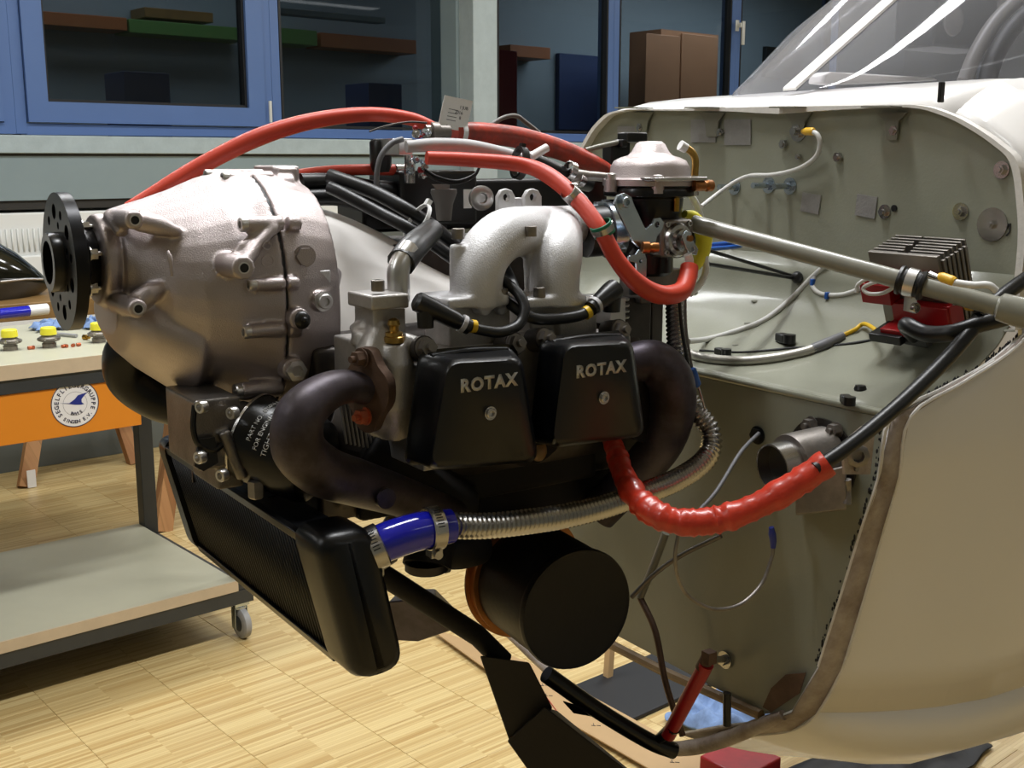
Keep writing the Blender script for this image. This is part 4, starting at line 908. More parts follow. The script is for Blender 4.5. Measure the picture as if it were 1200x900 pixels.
for i in range(50): v = -.13 + i * .0071; ff.rings(cb_(v, v + .0009, U0 + .0025, U0 + .0055, -.342, -.231))
o = mk('fins', ff, 'black_plastic', oc, smooth=0); o['kind'] = 'stuff'
def tank(v0, v1):
    def rg(v, ins):
        c = [(U0 - .004, -.214), (U0 + .054, -.214), (U0 + .082, -.350), (U0 + .030, -.354)]; out = []
        for i in range(4):
            p, q, s_ = [V((c[(i + k) % 4][0], c[(i + k) % 4][1], 0)) for k in (-1, 0, 1)]
            a = (p - q).normalized(); b = (s_ - q).normalized(); q = q + (a + b) * ins; r = .020
            for j in range(6): t = j / 5; out.append((q + a * r).lerp(q, t).lerp(q.lerp(q + b * r, t), t))
        return [W(x.x, v, x.y) for x in out]
    return mk('end_tank', MB().rings([rg(v0, 0), rg(v0 + (v1 - v0) * .72, 0), rg(v0 + (v1 - v0) * .92, .003), rg(v1, .010)]), 'valve_black', oc, smooth=50)
lab(tank(.225, .275), 'rounded end tank nearest the camera'); lab(tank(-.135, -.165), 'far end tank')
mk('outlet_stub', MB().cyl(W(.175, .245, -.255), A * .9 + Z * .35, .016, .030, 20), 'dark_steel', oc)
for px, py, v in ((238, 553, -.06), (322, 606, .10)):
    mk('mounting_tab', MB().plate([(-.012, -.01), (.012, -.01), (.012, .012), (.004, .022), (-.006, .022), (-.012, .012)], [circ(0, .012, .0035, 12)], P(px, py, v), A, Z, .003), 'black_steel', oc)
# blue silicone hose, clamps and corrugated pipe ----------------------------------
bh = [P(424, 648, .255), P(455, 634, .262), P(490, 623, .268), P(528, 616, .270)]
bhose = tag(mk('silicone_hose', MB().tube(spline(bh, 8), interp([rpx(bh[0], r) for r in (22.5, 23.5, 23, 21)], 8), 28), 'blue_silicone'), 'shiny dark blue silicone hose leaving the oil cooler tank', 'hose')
for i, (px, py) in enumerate(((440, 641), (507, 619))):
    c = P(px, py, .259 if i == 0 else .269); d = (bh[1] - bh[0] if i == 0 else bh[3] - bh[2]).normalized()
    t = tag(mk('hose_clamp', MB().lathe(c - d * .006, d, [(.0184, 0), (.0198, .001), (.0198, .012), (.0184, .013)], 36, ring=True), 'steel'), ('steel band clamp on the blue hose next to the oil cooler' if i == 0 else 'steel band clamp where the blue hose meets the corrugated pipe'), 'clamp')
    dn = (-Z).cross(d).normalized()
    sc0 = c - Z * .0217 + L * .002; mk('clamp_screw', MB().cyl(sc0 - dn * .008, dn, .004, .018, 10).box(sc0, d, dn, Z, .011, .012, .007), 'steel', t)
    sl_ = MB()
    for k in range(7): a = radians(20 + k * 8); rad = (L * cos(a) + Z * sin(a)); rad = (rad - d * rad.dot(d)).normalized(); sl_.box(c + rad * .0199, d, rad, d.cross(rad), .006, .0006, .0009)
    mk('slots', sl_, 'gasket_black', t)
cp = spline([P(528, 616, .268), P(570, 616, .268), P(620, 611, .268), (P(680, 601, .262)), P(740, 583, .25), P(795, 561, .235), P(829, 535, .225), P(832, 505, .215), P(812, 478, .20), P(799, 450, .19), P(795, 420, .18), P(793, 385, .165), P(792, 350, .15)], 60)
# resample to even pitch
L_ = [0]
for i in range(1, len(cp)): L_.append(L_[-1] + (cp[i] - cp[i - 1]).length)
pit = .0052; n = int(L_[-1] / pit * 4); q = []; j = 0
for i in range(n + 1):
    s_ = L_[-1] * i / n
    while j < len(L_) - 2 and L_[j + 1] < s_: j += 1
    q.append(cp[j].lerp(cp[j + 1], (s_ - L_[j]) / max(1e-9, L_[j + 1] - L_[j])))
tag(mk('corrugated_pipe', MB().tube(q, [(.0122, .0108, .0090, .0108)[i % 4] for i in range(n + 1)], 20), 'steel', smooth=60), 'flexible corrugated steel pipe sweeping under the rocker covers', 'pipe')
# muffler ---------------------------------------------------------------------
mc = P(677, 715, .235); md = (L * .93 - A * .10 - Z * .0).normalized(); mk_ = dep(mc) / FL
mu = thing('muffler', 'large round dark exhaust muffler under the rear rocker cover', 'muffler', mc - L * .06 - Z * .06)
mr = 74 * mk_
lab(mk('shell', MB().lathe(mc - md * .110, md, [(mr * .9, 0), (mr * .97, .004), (mr * .97, .100), (mr * .995, .102), (mr * 1.0, .107), (mr * .98, .110), (mr * .95, .109), (mr * .93, .1085), (0, .109)], 56), 'muffler_dark', mu), 'dark steel muffler shell')
lab(mk('band', MB().lathe(mc - md * .115, md, [(mr * .98, 0), (mr * 1.05, 0), (mr * 1.05, .012), (mr * .98, .012)], 56), 'bronze', mu), 'tarnished band round the muffler')
mk('band_edge', MB().lathe(mc - md * .117, md, [(mr * 1.02, 0), (mr * 1.12, 0), (mr * 1.12, .003), (mr * 1.02, .003)], 56), 'bronze', mu)
mk('band_bolt', MB().cyl(mc - md * .108 - Z * mr * 1.1 - A * .01, A, .006, .03, 12), 'dark_steel', mu)
lab(mk('inlet_pipe', MB().tube(spline([P(640, 668, .15), P(605, 655, .12), P(570, 642, .10), P(545, 628, .08)], 6), .021, 24), 'exhaust_rust', mu), 'brownish inlet pipe')
mk('inlet_bend', MB().tube(spline([P(560, 640, .12), P(535, 645, .13), P(505, 640, .12), P(480, 615, .10)], 6), .020, 24), 'soot_and_shade', mu)
# lower mount bars and the dark sheet metal duct
lm = thing('engine_mount', 'dark tubular engine mount bars below the muffler', 'mount', W(.5, 0, -.6))
mk('bar', MB().tube([P(440, 668, .05), P(560, 745, .08), P(590, 775, .09)], .012, 14), 'soot_and_shade', lm)
mk('bar', MB().tube(spline([P(640, 790, .12), P(700, 832, .14), P(760, 868, .16), P(790, 880, .17)], 5), .010, 14), 'black_steel', lm)
mk('bar', MB().tube([P(470, 600, .04), P(440, 650, .04)], .012, 14), 'dull_steel', lm)
mk('torn_flap', MB().grid([[P(660, 822, .13), P(690, 832, .14), P(712, 838, .15)], [P(672, 835, .13), P(700, 840, .135), P(715, 845, .14)]]), 'soot_and_shade', lm, solid=.002)
dk = MB(); dk.rings([[P(562, 768, .12), P(620, 776, .16), P(628, 790, .03), P(575, 782, -.0)], [P(598, 872, .12), P(648, 830, .16), P(640, 850, .03), P(605, 860, .0)]])
dk.rings([[P(594, 868, .12), P(638, 828, .17), P(652, 832, .08), P(605, 862, .03)], [P(660, 960, .16), P(790, 945, .24), P(790, 945, .12), P(660, 950, .05)]])
tag(mk('sheet_duct', dk, 'soot_and_shade', bev=.002), 'black sheet metal duct hanging below the muffler', 'duct')
tag(mk('air_scoop', MB().rings([[P(455, 705, .0), P(510, 700, .06), P(540, 735, .06), P(490, 752, .0), P(450, 750, -.02)], [P(470, 690, -.08), P(510, 690, -.05), P(540, 720, -.05), P(500, 735, -.08), P(470, 730, -.09)]]), 'exhaust_dark', bev=.002), 'faceted dark metal scoop beside the oil cooler tank', 'scoop')
# ================================================================== HOSES AND CABLES
hose('rubber_hose', 'red hose arching from behind the gearbox to the fuel block', 'hose', [(150, 245, -.09), (182, 226, -.09), (232, 196, -.085), (300, 162, -.07), (365, 142, -.055), (430, 134, -.04), (480, 139, -.03), (512, 152, -.02)], [8, 9, 10, 10.5, 9.5, 8.5, 8, 7.5], 'red_silicone')
hose('rubber_hose', 'straight red hose running from gearbox to the silver hose ferrule', 'hose', [(340, 206, -.05), (380, 201, -.05), (420, 199, -.045), (462, 199, -.04)], 6.6, 'red_silicone')
hose('rubber_hose', 'thick worn red hose disappearing behind the carburettor dome', 'hose', [(532, 155, -.03), (565, 156, -.03), (610, 162, -.03), (655, 175, -.025), (690, 190, -.02), (716, 206, -.02), (735, 232, -.02)], [12, 12.5, 12.5, 12, 11, 10, 10], 'red_dirty')
hose('rubber_hose', 'red hose looping below the carburettor and back up', 'hose', [(500, 185, .06), (545, 187, .07), (610, 193, .09), (645, 207, .12), (680, 238, .16), (705, 272, .19), (722, 303, .20), (745, 330, .205), (772, 345, .205), (797, 342, .20), (806, 325, .19), (808, 312, .185)], [8, 8.5, 9, 10, 10, 10, 10, 11, 11.5, 11.5, 11, 10.5], 'red_silicone')
hose('rubber_hose', 'light grey hose with black end above the red looping hose', 'hose', [(476, 172, .04), (510, 170, .045), (550, 172, .05), (590, 180, .06), (614, 187, .07)], [7, 8.5, 8.5, 7.5, 6.5], 'grey_hose')
hose('rubber_hose', 'short black hose beside the black cable tie', 'hose', [(614, 184, .06), (640, 196, .06), (662, 206, .06), (690, 216, .05)], [9, 10.5, 10.5, 9], 'black_rubber')
def band(name, label, cat, px, py, v, px2, py2, r, w_, m, par=None):
    p, q = P(px, py, v), P(px2, py2, v); d = (q - p).normalized(); R = rpx(p, r)
    b = MB().lathe(p - d * w_ / 2, d, [(R * .9, 0), (R, .0004), (R, w_ - .0004), (R * .9, w_)], 24, ring=True)
    o = mk(name, b, m, par)
    if par: return lab(o, label)
    return tag(o, label, cat)
fe = band('hose_ferrule', 'bright ferrule on the red looping hose above the green clamp', 'ferrule', 673, 231, .152, 690, 248, 11, .022, 'steel')
gc = band('hose_clamp', 'green edged clamp on the red looping hose', 'clamp', 706, 268, .19, 714, 286, 13.5, .013, 'green_clamp'); mk('inner_band', MB().lathe(P(706, 268, .19) - (P(714, 286, .19) - P(706, 268, .19)).normalized() * .003, P(714, 286, .19) - P(706, 268, .19), [(rpx(P(706, 268, .19), 13), 0), (rpx(P(706, 268, .19), 14.2), 0), (rpx(P(706, 268, .19), 14.2), .006), (rpx(P(706, 268, .19), 13), .006)], 28, ring=True), 'steel', gc)
band('hose_ferrule', 'bright crimped ferrule at the end of the straight red hose', 'ferrule', 469, 199, -.04, 480, 199, 7, .014, 'steel')
# fuel distributor block between the hoses
fb_ = thing('fuel_block', 'small silver fuel block bristling with hose ends', 'fitting', P(485, 215, -.02))
b_ = MB(); pbox(b_, 467, 162, 484, 182, -.04, .02); mk('block', b_, 'aluminium_bright', fb_, bev=.001)
for i, (px, py, r, m) in enumerate(((478, 190, 5, 'steel'), (487, 187, 4.5, 'zinc'), (494, 190, 4, 'zinc'), (480, 200, 5, 'zinc'), (491, 199, 4, 'red_plastic'), (497, 196, 4.5, 'steel'), (492, 206, 4, 'steel'), (487, 157, 5, 'steel'), (496, 155, 4.5, 'zinc'), (486, 150, 3, 'red_plastic'), (487, 160, 2.6, 'red_plastic'))):
    c = P(px, py, .0 + .006 * (i % 3)); mk('fitting_nut', MB().lathe(c, L * .8 - A * .3 * (1 if i % 2 else -1), [(rpx(c, r) * .8, 0), (rpx(c, r), .001), (rpx(c, r), .006), (rpx(c, r) * .6, .007), (rpx(c, r) * .5, .01), (0, .01)], 10 if i % 2 else 6), m, fb_)
mk('banjo', MB().cyl(P(497, 154, -.02), A, .008, .014, 16), 'steel', fb_); mk('banjo', MB().cyl(P(480, 182, -.01), -Z, .006, .03, 12), 'steel', fb_)
lab(mk('dark_union', MB().lathe(P(503, 155, -.02), A, [(.010, 0), (.0115, .001), (.0115, .010), (.009, .011), (.009, .024), (.007, .024)], 16), 'dull_steel', fb_), 'dark knurled union')
mk('black_valve', MB().lathe(P(446, 180, -.03), -Z, [(.010, -.015), (.012, -.012), (.012, .012), (.009, .02), (0, .02)], 16), 'black_plastic', fb_)
lab(band('white_ring', 'whitish ring at the end of the thick red hose', '', 540, 156, -.03, 550, 157, 13.6, .006, 'white_plastic', fb_), 'pale ring')
tg = P(534, 134, -.02); te = (P(554, 118, -.02) - P(521, 111, -.02)).normalized(); tu = (P(521, 111, -.02) - P(513, 148, -.02)).normalized()
tgw = (P(554, 118, -.02) - P(521, 111, -.02)).length; tgh = (P(521, 111, -.02) - P(513, 148, -.02)).length
o_ = P(517, 130, -.02) + te * tgw / 2
tgo = tag(mk('paper_tag', MB().box(o_, te, te.cross(tu), tu, tgw, .0006, tgh), 'tag_white', bev=.0), 'white paper tag with small print standing up between the red hoses', 'tag')
tk = MB()
nv = te.cross(tu).normalized(); nv = nv if nv.dot(L) > 0 else -nv
for k, (a, b, s_) in enumerate((('I JUB', .008, .35), ('2016', .002, .2), ('8', -.004, .28))): tk.text(a, .0052, o_ + nv * .0006 + te * tgw * (s_ - .1) + tu * b, te, tu, .0002)
for k in range(4): tk.box(o_ + nv * .0005 - te * .004 + tu * (.004 - .004 * k), te, nv, tu, .012, .0002, .0006)
mk('print', tk, 'ink', tgo, smooth=0)
hose('grey_cable', 'grey cable bending down in front of the fuel block', 'cable', [(472, 163, .03), (459, 168, .03), (447, 182, .03), (442, 200, .03), (441, 222, .03)], 3.4, 'grey_rubber')
hose('stiff_wire', 'thin stiff wire sticking out left of the paper tag', 'wire', [(433, 154, -.01), (455, 147, -.01), (480, 143, -.01), (500, 144, -.01)], 1.2, 'dark_steel')
hose('thin_tube', 'grey transparent tube curling beside the column behind the red hose', 'tube', [(570, 150, -.10), (590, 138, -.10), (605, 136, -.10), (617, 144, -.10), (632, 156, -.10)], 2.6, 'interior_grey')
for r in (0, 1): hose('black_cable', 'thin black cable looped under the silver ferrule, %s of the two' % ('upper' if r == 0 else 'lower'), 'cable', [(497, 198 + r * 4, .03), (512, 207 + r * 4, .03), (535, 212 + r * 3, .03), (555, 205 + r * 2, .03), (562, 196, .03)], 1.6, 'black_rubber')
lbl = MB(); pbox(lbl, 544, 222, 553, 244, -.02, -.018); tag(mk('paper_label', lbl, 'tag_white'), 'narrow pale label on the dark tray beside the socket plug', 'label')
tr3 = MB().lathe(P(520, 226, .02), -Z, [(.014, -.004), (.0145, 0), (.010, .012), (.008, .03), (0, .03)], 20); tag(mk('plastic_bowl', tr3, 'interior_grey'), 'small translucent bowl under the looped black cables', 'bowl')
tag(mk('metal_gusset', MB().plate([(0, 0), (.022, 0), (.02, -.024)], [], P(506, 216, .025), A, Z, .002), 'dull_steel'), 'triangular bright gusset plate beside the translucent bowl', 'plate')
# black hose bundle with white tie
for i, (dy, dv, r) in enumerate(((0, 0, 8.5), (15, .012, 7.5), (7, -.02, 7))):
    hose('black_hose', ('topmost', 'lowest', 'middle')[i] + ' hose of the black bundle held by the white cable tie', 'hose', [(386, 206 + dy * .9, .01 + dv), (398, 210 + dy, .02 + dv), (440, 226 + dy * 1.4, .05 + dv), (480, 248 + dy * 1.35, .08 + dv), (515, 272 + dy * 1.3, .09 + dv), (545, 300 + dy, .09 + dv), (560, 322 + dy, .08 + dv)], r, 'black_rubber', group=None)
tie = P(489, 260, .10); d = (P(515, 278, .1) - P(480, 252, .1)).normalized(); X_, Y_ = orth(d)
def tie_ring(name, label, c, d, rx, ry, m, up=None, k=1):
    d = d.normalized(); y = (Z - d * Z.dot(d)).normalized(); x = d.cross(y)
    pts = [c + x * rx * cos(t) + y * ry * sin(t) for t in [2 * pi * k / 24 for k in range(24)]]
    mb = MB().rings([[p * 1 + ((p - c).normalized()) * a + d * b for a, b in ((0, -.002 * k), (.0016 * k, -.002 * k), (.0016 * k, .002 * k), (0, .002 * k))] for p in pts + pts[:1]], cap=False)
    h = c + (up or y) * (ry + .003); mb.box(h, x, y, d, .006, .007, .005)
    return tag(mk(name, mb, m), label, 'cable tie')
tie_ring('cable_tie', 'white cable tie round the black hose bundle', tie, d, .015, .0195, 'white_plastic')
tie_ring('cable_tie', 'black cable tie strapping the grey hose onto the red one', P(609, 191, .08), P(625, 194, .08) - P(600, 188, .08), .010, .0145, 'black_plastic', k=2.0)
hose('pipe_tail', 'cut white hose tail sticking out behind the black cable tie', 'hose', [(622, 184, .07), (632, 178, .07), (641, 173, .07)], 5, 'white_plastic')
hose('metal_nozzle', 'small satin metal nozzle between the black hose and the carburettor dome', 'nozzle', [(668, 206, .07), (690, 206, .08), (712, 208, .09)], [9, 5.5, 5.5], 'dull_steel')
for i_, (px_, py_) in enumerate(((668, 200), (680, 210))): band('hose_clamp', 'steel clamp at the black hose end, %s of the two beside the carburettor' % ('left' if i_ == 0 else 'right'), 'clamp', px_, py_, .075, px_ + 10, py_ + 4, 11 - 2 * i_, .008, 'steel')
# coolant hose and elbow at the front head
hose('coolant_hose', 'thick black rubber bend pushed onto the bare metal elbow', 'hose', [(506, 270, .13), (496, 279, .15), (483, 291, .17), (470, 308, .185)], [13.5, 15, 17, 17.5], 'black_rubber')
hose('coolant_elbow', 'bare aluminium elbow rising from the front cylinder head', 'pipe', [(467, 353, .187), (467, 335, .187), (467, 318, .187), (472, 303, .185), (480, 290, .18)], [13.5, 13.5, 13.5, 13, 12], 'aluminium_bright')
hose('coolant_hose', 'dark pipe joining manifold runners under the arch', 'hose', [(585, 300, .10), (600, 330, .11), (607, 352, .14)], 6, 'black_rubber')
# spark plug leads
def lead(cap_pts, r0, r1, yl, cable, lbl_, rings):
    t = thing('spark_plug_lead', lbl_, 'spark plug lead', P(cap_pts[0][0], cap_pts[0][1], .22) - Z * .02)
    a, b = P(*cap_pts[0]), P(*cap_pts[1]); d = (b - a)
    mk('plug_cap', MB().tube([a, a + d * .05, a + d * .3, a + d * .85, a + d], [rpx(a, r0 * .7), rpx(a, r0), rpx(a, r0), rpx(b, r1), rpx(b, r1 * .8)], 20), 'black_plastic', t)
    mk('boot', MB().tube([a + d * .22, a + d * .22 - Z * .02], [rpx(a, r0 * .9), rpx(a, r0 * .8)], 16), 'black_rubber', t)
    dn = d.normalized(); c = b
    lab(mk('grey_ring', MB().lathe(c - dn * .001, dn, [(rpx(c, r1 * .6), 0), (rpx(c, r1 + .5), .0), (rpx(c, r1 + .5), .004), (rpx(c, r1 * .6), .004)], 20), 'grey_hose', t), 'grey ring')
    mk('seal', MB().lathe(c + dn * .003, dn, [(rpx(c, r1 * .9), 0), (rpx(c, r1 * .9), .005), (rpx(c, r1 * .5), .006)], 20), 'black_rubber', t)
    e = P(*yl[0]); f = P(*yl[1]); lab(mk('yellow_tie', MB().lathe(e, f - e, [(rpx(e, 6.5), 0), (rpx(e, 8), 0), (rpx(e, 8), .005), (rpx(e, 6.5), .005)], 20), 'yellow_cable', t), 'yellow cable marker')
    w = [P(*q) for q in cable]; mk('cable', MB().tube(spline(w, 8), rpx(w[0], 6.6), 14), 'black_rubber', t); return t
lead([(486, 352, .225), (541, 379, .235)], 12, 10.5, [(551, 382, .235), (558, 383, .235)], [(545, 381, .235), (565, 387, .235), (588, 389, .235), (608, 380, .23), (615, 362, .225), (608, 345, .215), (594, 332, .20), (578, 322, .17), (565, 310, .14)], 'spark plug lead curling in front of the left intake runner', 0)
lead([(722, 338, .215), (698, 357, .22)], 13, 10, [(690, 365, .22), (683, 369, .22)], [(696, 361, .22), (678, 370, .22), (650, 374, .22), (625, 373, .22), (603, 360, .21), (590, 348, .19), (578, 336, .15)], 'spark plug lead running right to the rear cylinder', 0)
# heat-sleeved red hose and black cable to the side of the nose
hose('heat_sleeve', 'wrinkled shiny red heat sleeve curving up to the right', 'hose', [(716, 516, .20), (722, 530, .22), (730, 555, .25), (745, 582, .29), (768, 602, .32), (800, 612, .34), (840, 609, .36), (880, 596, .38), (925, 572, .40), (970, 542, .42)], [10, 12, 13, 15, 17, 16, 17, 16, 17, 17], 'red_wrap', n=9, bump=.11, seg=18)
hose('black_cable', 'thick black cable sheath rising from the red sleeve to the right edge', 'cable', [(955, 550, .418), (985, 530, .425), (1020, 503, .43), (1065, 464, .43), (1110, 420, .425), (1140, 385, .42), (1165, 355, .42), (1210, 322, .42), (1250, 300, .42)], 9, 'black_rubber', n=8)
tie_ring('cable_tie', 'black cable tie where the thick cable crosses the pipe', P(1150, 374, .42), P(1165, 355, .42) - P(1140, 385, .42), .0085, .0085, 'black_plastic')
hose('steel_cable', 'bowden cable with blue ferrule hanging beside the corrugated pipe', 'cable', [(796, 350, .19), (799, 385, .19), (806, 425, .20), (813, 455, .205)], 2.2, 'black_rubber')
hose('steel_cable', 'second thin black bowden sheath beside the blue ferrule', 'cable', [(803, 345, .18), (804, 385, .185), (810, 425, .195), (814, 445, .20)], 1.6, 'interior_grey')
hose('cable_ferrule', 'blue plastic ferrule on the thin bowden cable', 'ferrule', [(812, 432, .206), (814, 440, .206), (817, 450, .206), (818, 452, .206)], [3.5, 4.5, 4.5, 3], 'blue_plastic')
hose('bare_wire', 'bare steel wire running down from the blue ferrule', 'wire', [(818, 452, .206), (826, 478, .21), (834, 510, .21)], 1.4, 'steel')
hose('bowden_cable', 'thin braided cable hanging in a loop below the red sleeve', 'cable', [(795, 625, .30), (791, 655, .30), (797, 684, .30), (812, 703, .30), (838, 714, .30), (868, 708, .30), (892, 685, .30), (904, 655, .30), (906, 642, .30)], 2.3, 'dull_steel')
lab(hose('end_fitting', None, None, [(905, 622, .30), (906, 634, .30), (906, 645, .30)], [4, 4.5, 3.5], 'blue_plastic'), 'x') if False else hose('end_fitting', 'dark blue end fitting of the looping braided cable', 'fitting', [(904, 618, .30), (905, 626, .30), (906, 634, .30), (906, 642, .30)], [3, 4.5, 4, 3], 'sticker_blue')
hose('control_rod', 'slim grey control rod ending in a black grommet on the footwell front', 'rod', [PU(889, 508, .69), PU(868, 530, .64), PU(840, 575, .58), PU(818, 600, .55)], .0022, 'grey_rubber', world=True)
hose('control_rod', 'slim dark rod crossing behind the looping cable', 'rod', [PU(845, 628, .68), PU(800, 650, .66), PU(768, 672, .64), PU(740, 700, .62)], .003, 'dull_steel', world=True)
hose('ground_strut', 'brown rusty rod slanting down to the belly rim', 'rod', [PU(750, 700, .66), PU(768, 740, .66), PU(780, 800, .66), PU(800, 862, .67)], .0042, 'exhaust_rust', world=True)
hose('ground_strut', 'olive tube slanting down behind the muffler', 'rod', [PU(780, 625, .68), PU(765, 665, .67), PU(750, 700, .66)], .005, 'olive_tube', world=True)
rl_ = thing('control_lever', 'red painted lever with forked end near the belly opening', 'lever', PU(795, 860, .62))
mk('tube', MB().tube([PU(828, 778, .60), PU(808, 815, .60), PU(783, 862, .60)], .0085, 18), 'red_paint', rl_)
mk('fork', MB().tube([PU(824, 783, .60), PU(828, 770, .60)], [.009, .0065], 14).box(PU(831, 770, .60), A, L, Z, .012, .012, .014), 'exhaust_rust', rl_)
mk('fork_bolt', MB().tube([PU(830, 772, .60), PU(848, 773, .69)], .004, 12), 'steel', rl_)
mk('lower_end', MB().tube([PU(790, 852, .60), PU(772, 866, .60)], [.0085, .006], 14), 'black_steel', rl_)
hose('rubber_stub', 'short black tube hanging beside the red lever', 'tube', [PU(852, 812, .66), PU(852, 850, .66)], .0048, 'black_rubber', world=True)
# ================================================================== FITTINGS ON THE FIREWALL (parts of the fuselage)
def fwp(px, py, o=.0): return PU(px, py, .90 - o)
def fwbolt(px, py, r=.007, wash=0, stud=.0, m='steel', nm='firewall_bolt'):
    p = fwp(px, py, .0005); b = MB()
    if wash: b.cyl(p, -A, wash, .0014, 26)
    b.cyl(p - A * .001, -A, r, .005, 6); b.cyl(p - A * .005, -A, r * .55, .003 + stud, 12)
    return mk(nm, b, m, fu, smooth=30)
for q in ((846, 155, .0055), (920, 169, .006), (938, 184, .004), (984, 184, .006), (1050, 153, .006), (752, 150, .007), (1037, 248, .006, .0085), (1126, 248, .006, .010), (1174, 199, .006, .0095), (1163, 263, .005, .0185)): fwbolt(*q)
fwbolt(936, 154, .009, .013, .004)
for px, py in ((861, 219), (901, 217), (926, 218)): fwbolt(px, py, .007, .011, .022, 'zinc', 'terminal_stud')
mk('hole', MB().cyl(fwp(1048, 244, .001), -A, .004, .0012, 14), 'gasket_black', fu)
mk('scribble', MB().tube([fwp(1182, 262, .001), fwp(1180, 268, .001), fwp(1184, 262, .001), fwp(1183, 272, .001), fwp(1179, 276, .001)], .0009, 6), 'ink', fu)
for (x0, y0, x1, y1) in ((810, 140, 839, 167), (849, 140, 880, 170), (724, 148, 748, 168), (941, 226, 961, 250), (1005, 228, 1027, 255)):
    sk_ = 3 if x0 in (941, 1005) else 0
    q = [fwp(x0, y0 - sk_ * .3, .001), fwp(x1 + sk_ * .5, y0 + sk_, .001), fwp(x1 - sk_ * .6, y1 + sk_ * .5, .001), fwp(x0 - sk_, y1 - sk_, .001)]
    lab(mk('tape_patch', MB().prism(q, -A * .0008), 'foil_tape', fu), 'square of silvery tape')
# cowl latch brackets bent over the top edge
for x0, x1, bot in ((738, 766, 150), (820, 850, 152), (920, 952, 150), (1028, 1064, 156)):
    xm = (x0 + x1) / 2; w_ = 6
    b = MB(); p0, p1 = fwp(x0, 130, .002), fwp(x1, 130, .002)
    b.prism([fwp(x0, 132, .003), fwp(x1, 132, .003), fwp(xm + w_ + 2, 142, .003), fwp(xm + w_, bot + 8, .003), fwp(xm - w_, bot + 8, .003), fwp(xm - w_ - 2, 142, .003)], -A * .002)
    b.prism([p0 + Z * .003, p1 + Z * .003, p1 + Z * .003 - A * .032, p0 + Z * .003 - A * .03], Z * .002)
    mk('latch_bracket', b, 'olive_tube' if x0 != 738 else 'olive', fu)
# earth lead on the firewall
hose('earth_lead', 'grey earth lead with amber terminals sweeping across the upper firewall', 'cable', [fwp(951, 154, .02), fwp(958, 158, .022), fwp(961, 170, .02), fwp(955, 185, .018), fwp(935, 198, .016), fwp(905, 205, .015), fwp(880, 206, .02), fwp(862, 213, .03), fwp(840, 228, .05), fwp(822, 242, .08)], .0030, 'white_cable', world=True)
hose('cable_terminal', 'amber ring terminal bolted at the top of the firewall', 'terminal', [fwp(941, 154, .014), fwp(945, 154, .018), fwp(952, 154, .02), fwp(954, 154, .02)], [.003, .005, .005, .0035], 'amber_terminal', world=True)
# mount tube with clamp, terminals and straps
st = thing('mount_strut', 'olive steel strut crossing in front of the firewall to its right side', 'strut', PU(1190, 378, .86) - Z * .02)
s0, s1 = P(812, 262, .15), PU(1225, 374, .795)
mk('tube', MB().tube([s0, s1], [.0098, .0098], 20), 'olive_tube', st)
def on(px): # nearest point of the strut at column px
    best = min((abs(topx(s0.lerp(s1, t / 400))[0] - px), t) for t in range(401)); return s0.lerp(s1, best[1] / 400)
sd = (s1 - s0).normalized(); c = on(1068)
mk('rubber_sleeve', MB().lathe(c - sd * .014, sd, [(.010, 0), (.0150, .001), (.0155, .004), (.0137, .006), (.0137, .022), (.0155, .024), (.0150, .027), (.010, .028)], 26), 'black_rubber', st)
cl_ = mk('p_clamp', MB().lathe(c - sd * .005, sd, [(.0137, 0), (.0150, 0), (.0150, .010), (.0137, .010)], 26).box(c - Z * .022 - L * .0, sd, L, Z, .010, .004, .016), 'aluminium_bright', st)
socket(cl_, c - Z * .025 + L * .004, L, .0055, .005, 'steel')
mk('lug', MB().lathe(on(1168) , sd, [(.0099, 0), (.014, .003), (.015, .02), (.013, .05)], 22), 'olive_tube', st)
for px, py, dx in ((1098, 326, 0), (1126, 358, 3)):
    hose('terminal_lug', 'flattened ring terminal beside the strut, %s' % ('upper one' if dx == 0 else 'lower one'), 'terminal', [PU(px - 8, py - 4, .735 + dx * .015), PU(px, py - 1 - dx, .735 + dx * .015), PU(px + 5, py - dx, .735 + dx * .015)], [.004, .0035, .003], 'steel', world=True)
hose('white_cable', 'white cable with amber terminal resting on the strut', 'cable', [PU(1118, 331, .735), PU(1140, 334, .74), PU(1158, 334, .745), PU(1168, 341, .75)], .0035, 'white_cable', world=True)
hose('cable_terminal', 'amber terminal on the white cable along the strut', 'terminal', [PU(x, y, .735) for x, y in ((1101, 325), (1104, 325), (1116, 329), (1120, 330))], [.0035, .005, .005, .0035], 'amber_terminal', world=True)
hose('cable_terminal', 'amber terminal low beside the regulator base', 'terminal', [PU(x, y, .79) for x, y in ((1131, 358), (1134, 358), (1148, 359), (1152, 359))], [.0035, .0055, .005, .003], 'amber_terminal', world=True)
# voltage regulator: finned box with red end frames, tilted back on the curved sheet
ua = .80; rg0 = PU(1018, 294, ua); ti = radians(20); ra = A * cos(ti) + Z * sin(ti); rw = Z * cos(ti) - A * sin(ti)
rg = thing('voltage_regulator', 'finned grey regulator with red end frames standing on the footwell top', 'regulator', rg0 - Z * .085 + L * .05)
def rb(mb, x0, x1, y0, y1, z0, z1): return mb.box(rg0 + ra * (x0 + x1) / 2 + L * (y0 + y1) / 2 + rw * (z0 + z1) / 2, ra, L, rw, x1 - x0, y1 - y0, z1 - z0)
mk('body', rb(MB(), .004, .046, .002, .088, -.094, -.012), 'heatsink', rg, bev=.001)
for i in range(7):
    x = .001 + i * .0075; mk('fin', rb(rb(MB(), x, x + .003, 0, .036 + .004 * (i % 2), -.02, 0), x, x + .003, .050 - .002 * i, .090, -.02, 0), 'heatsink', rg, bev=.0006)
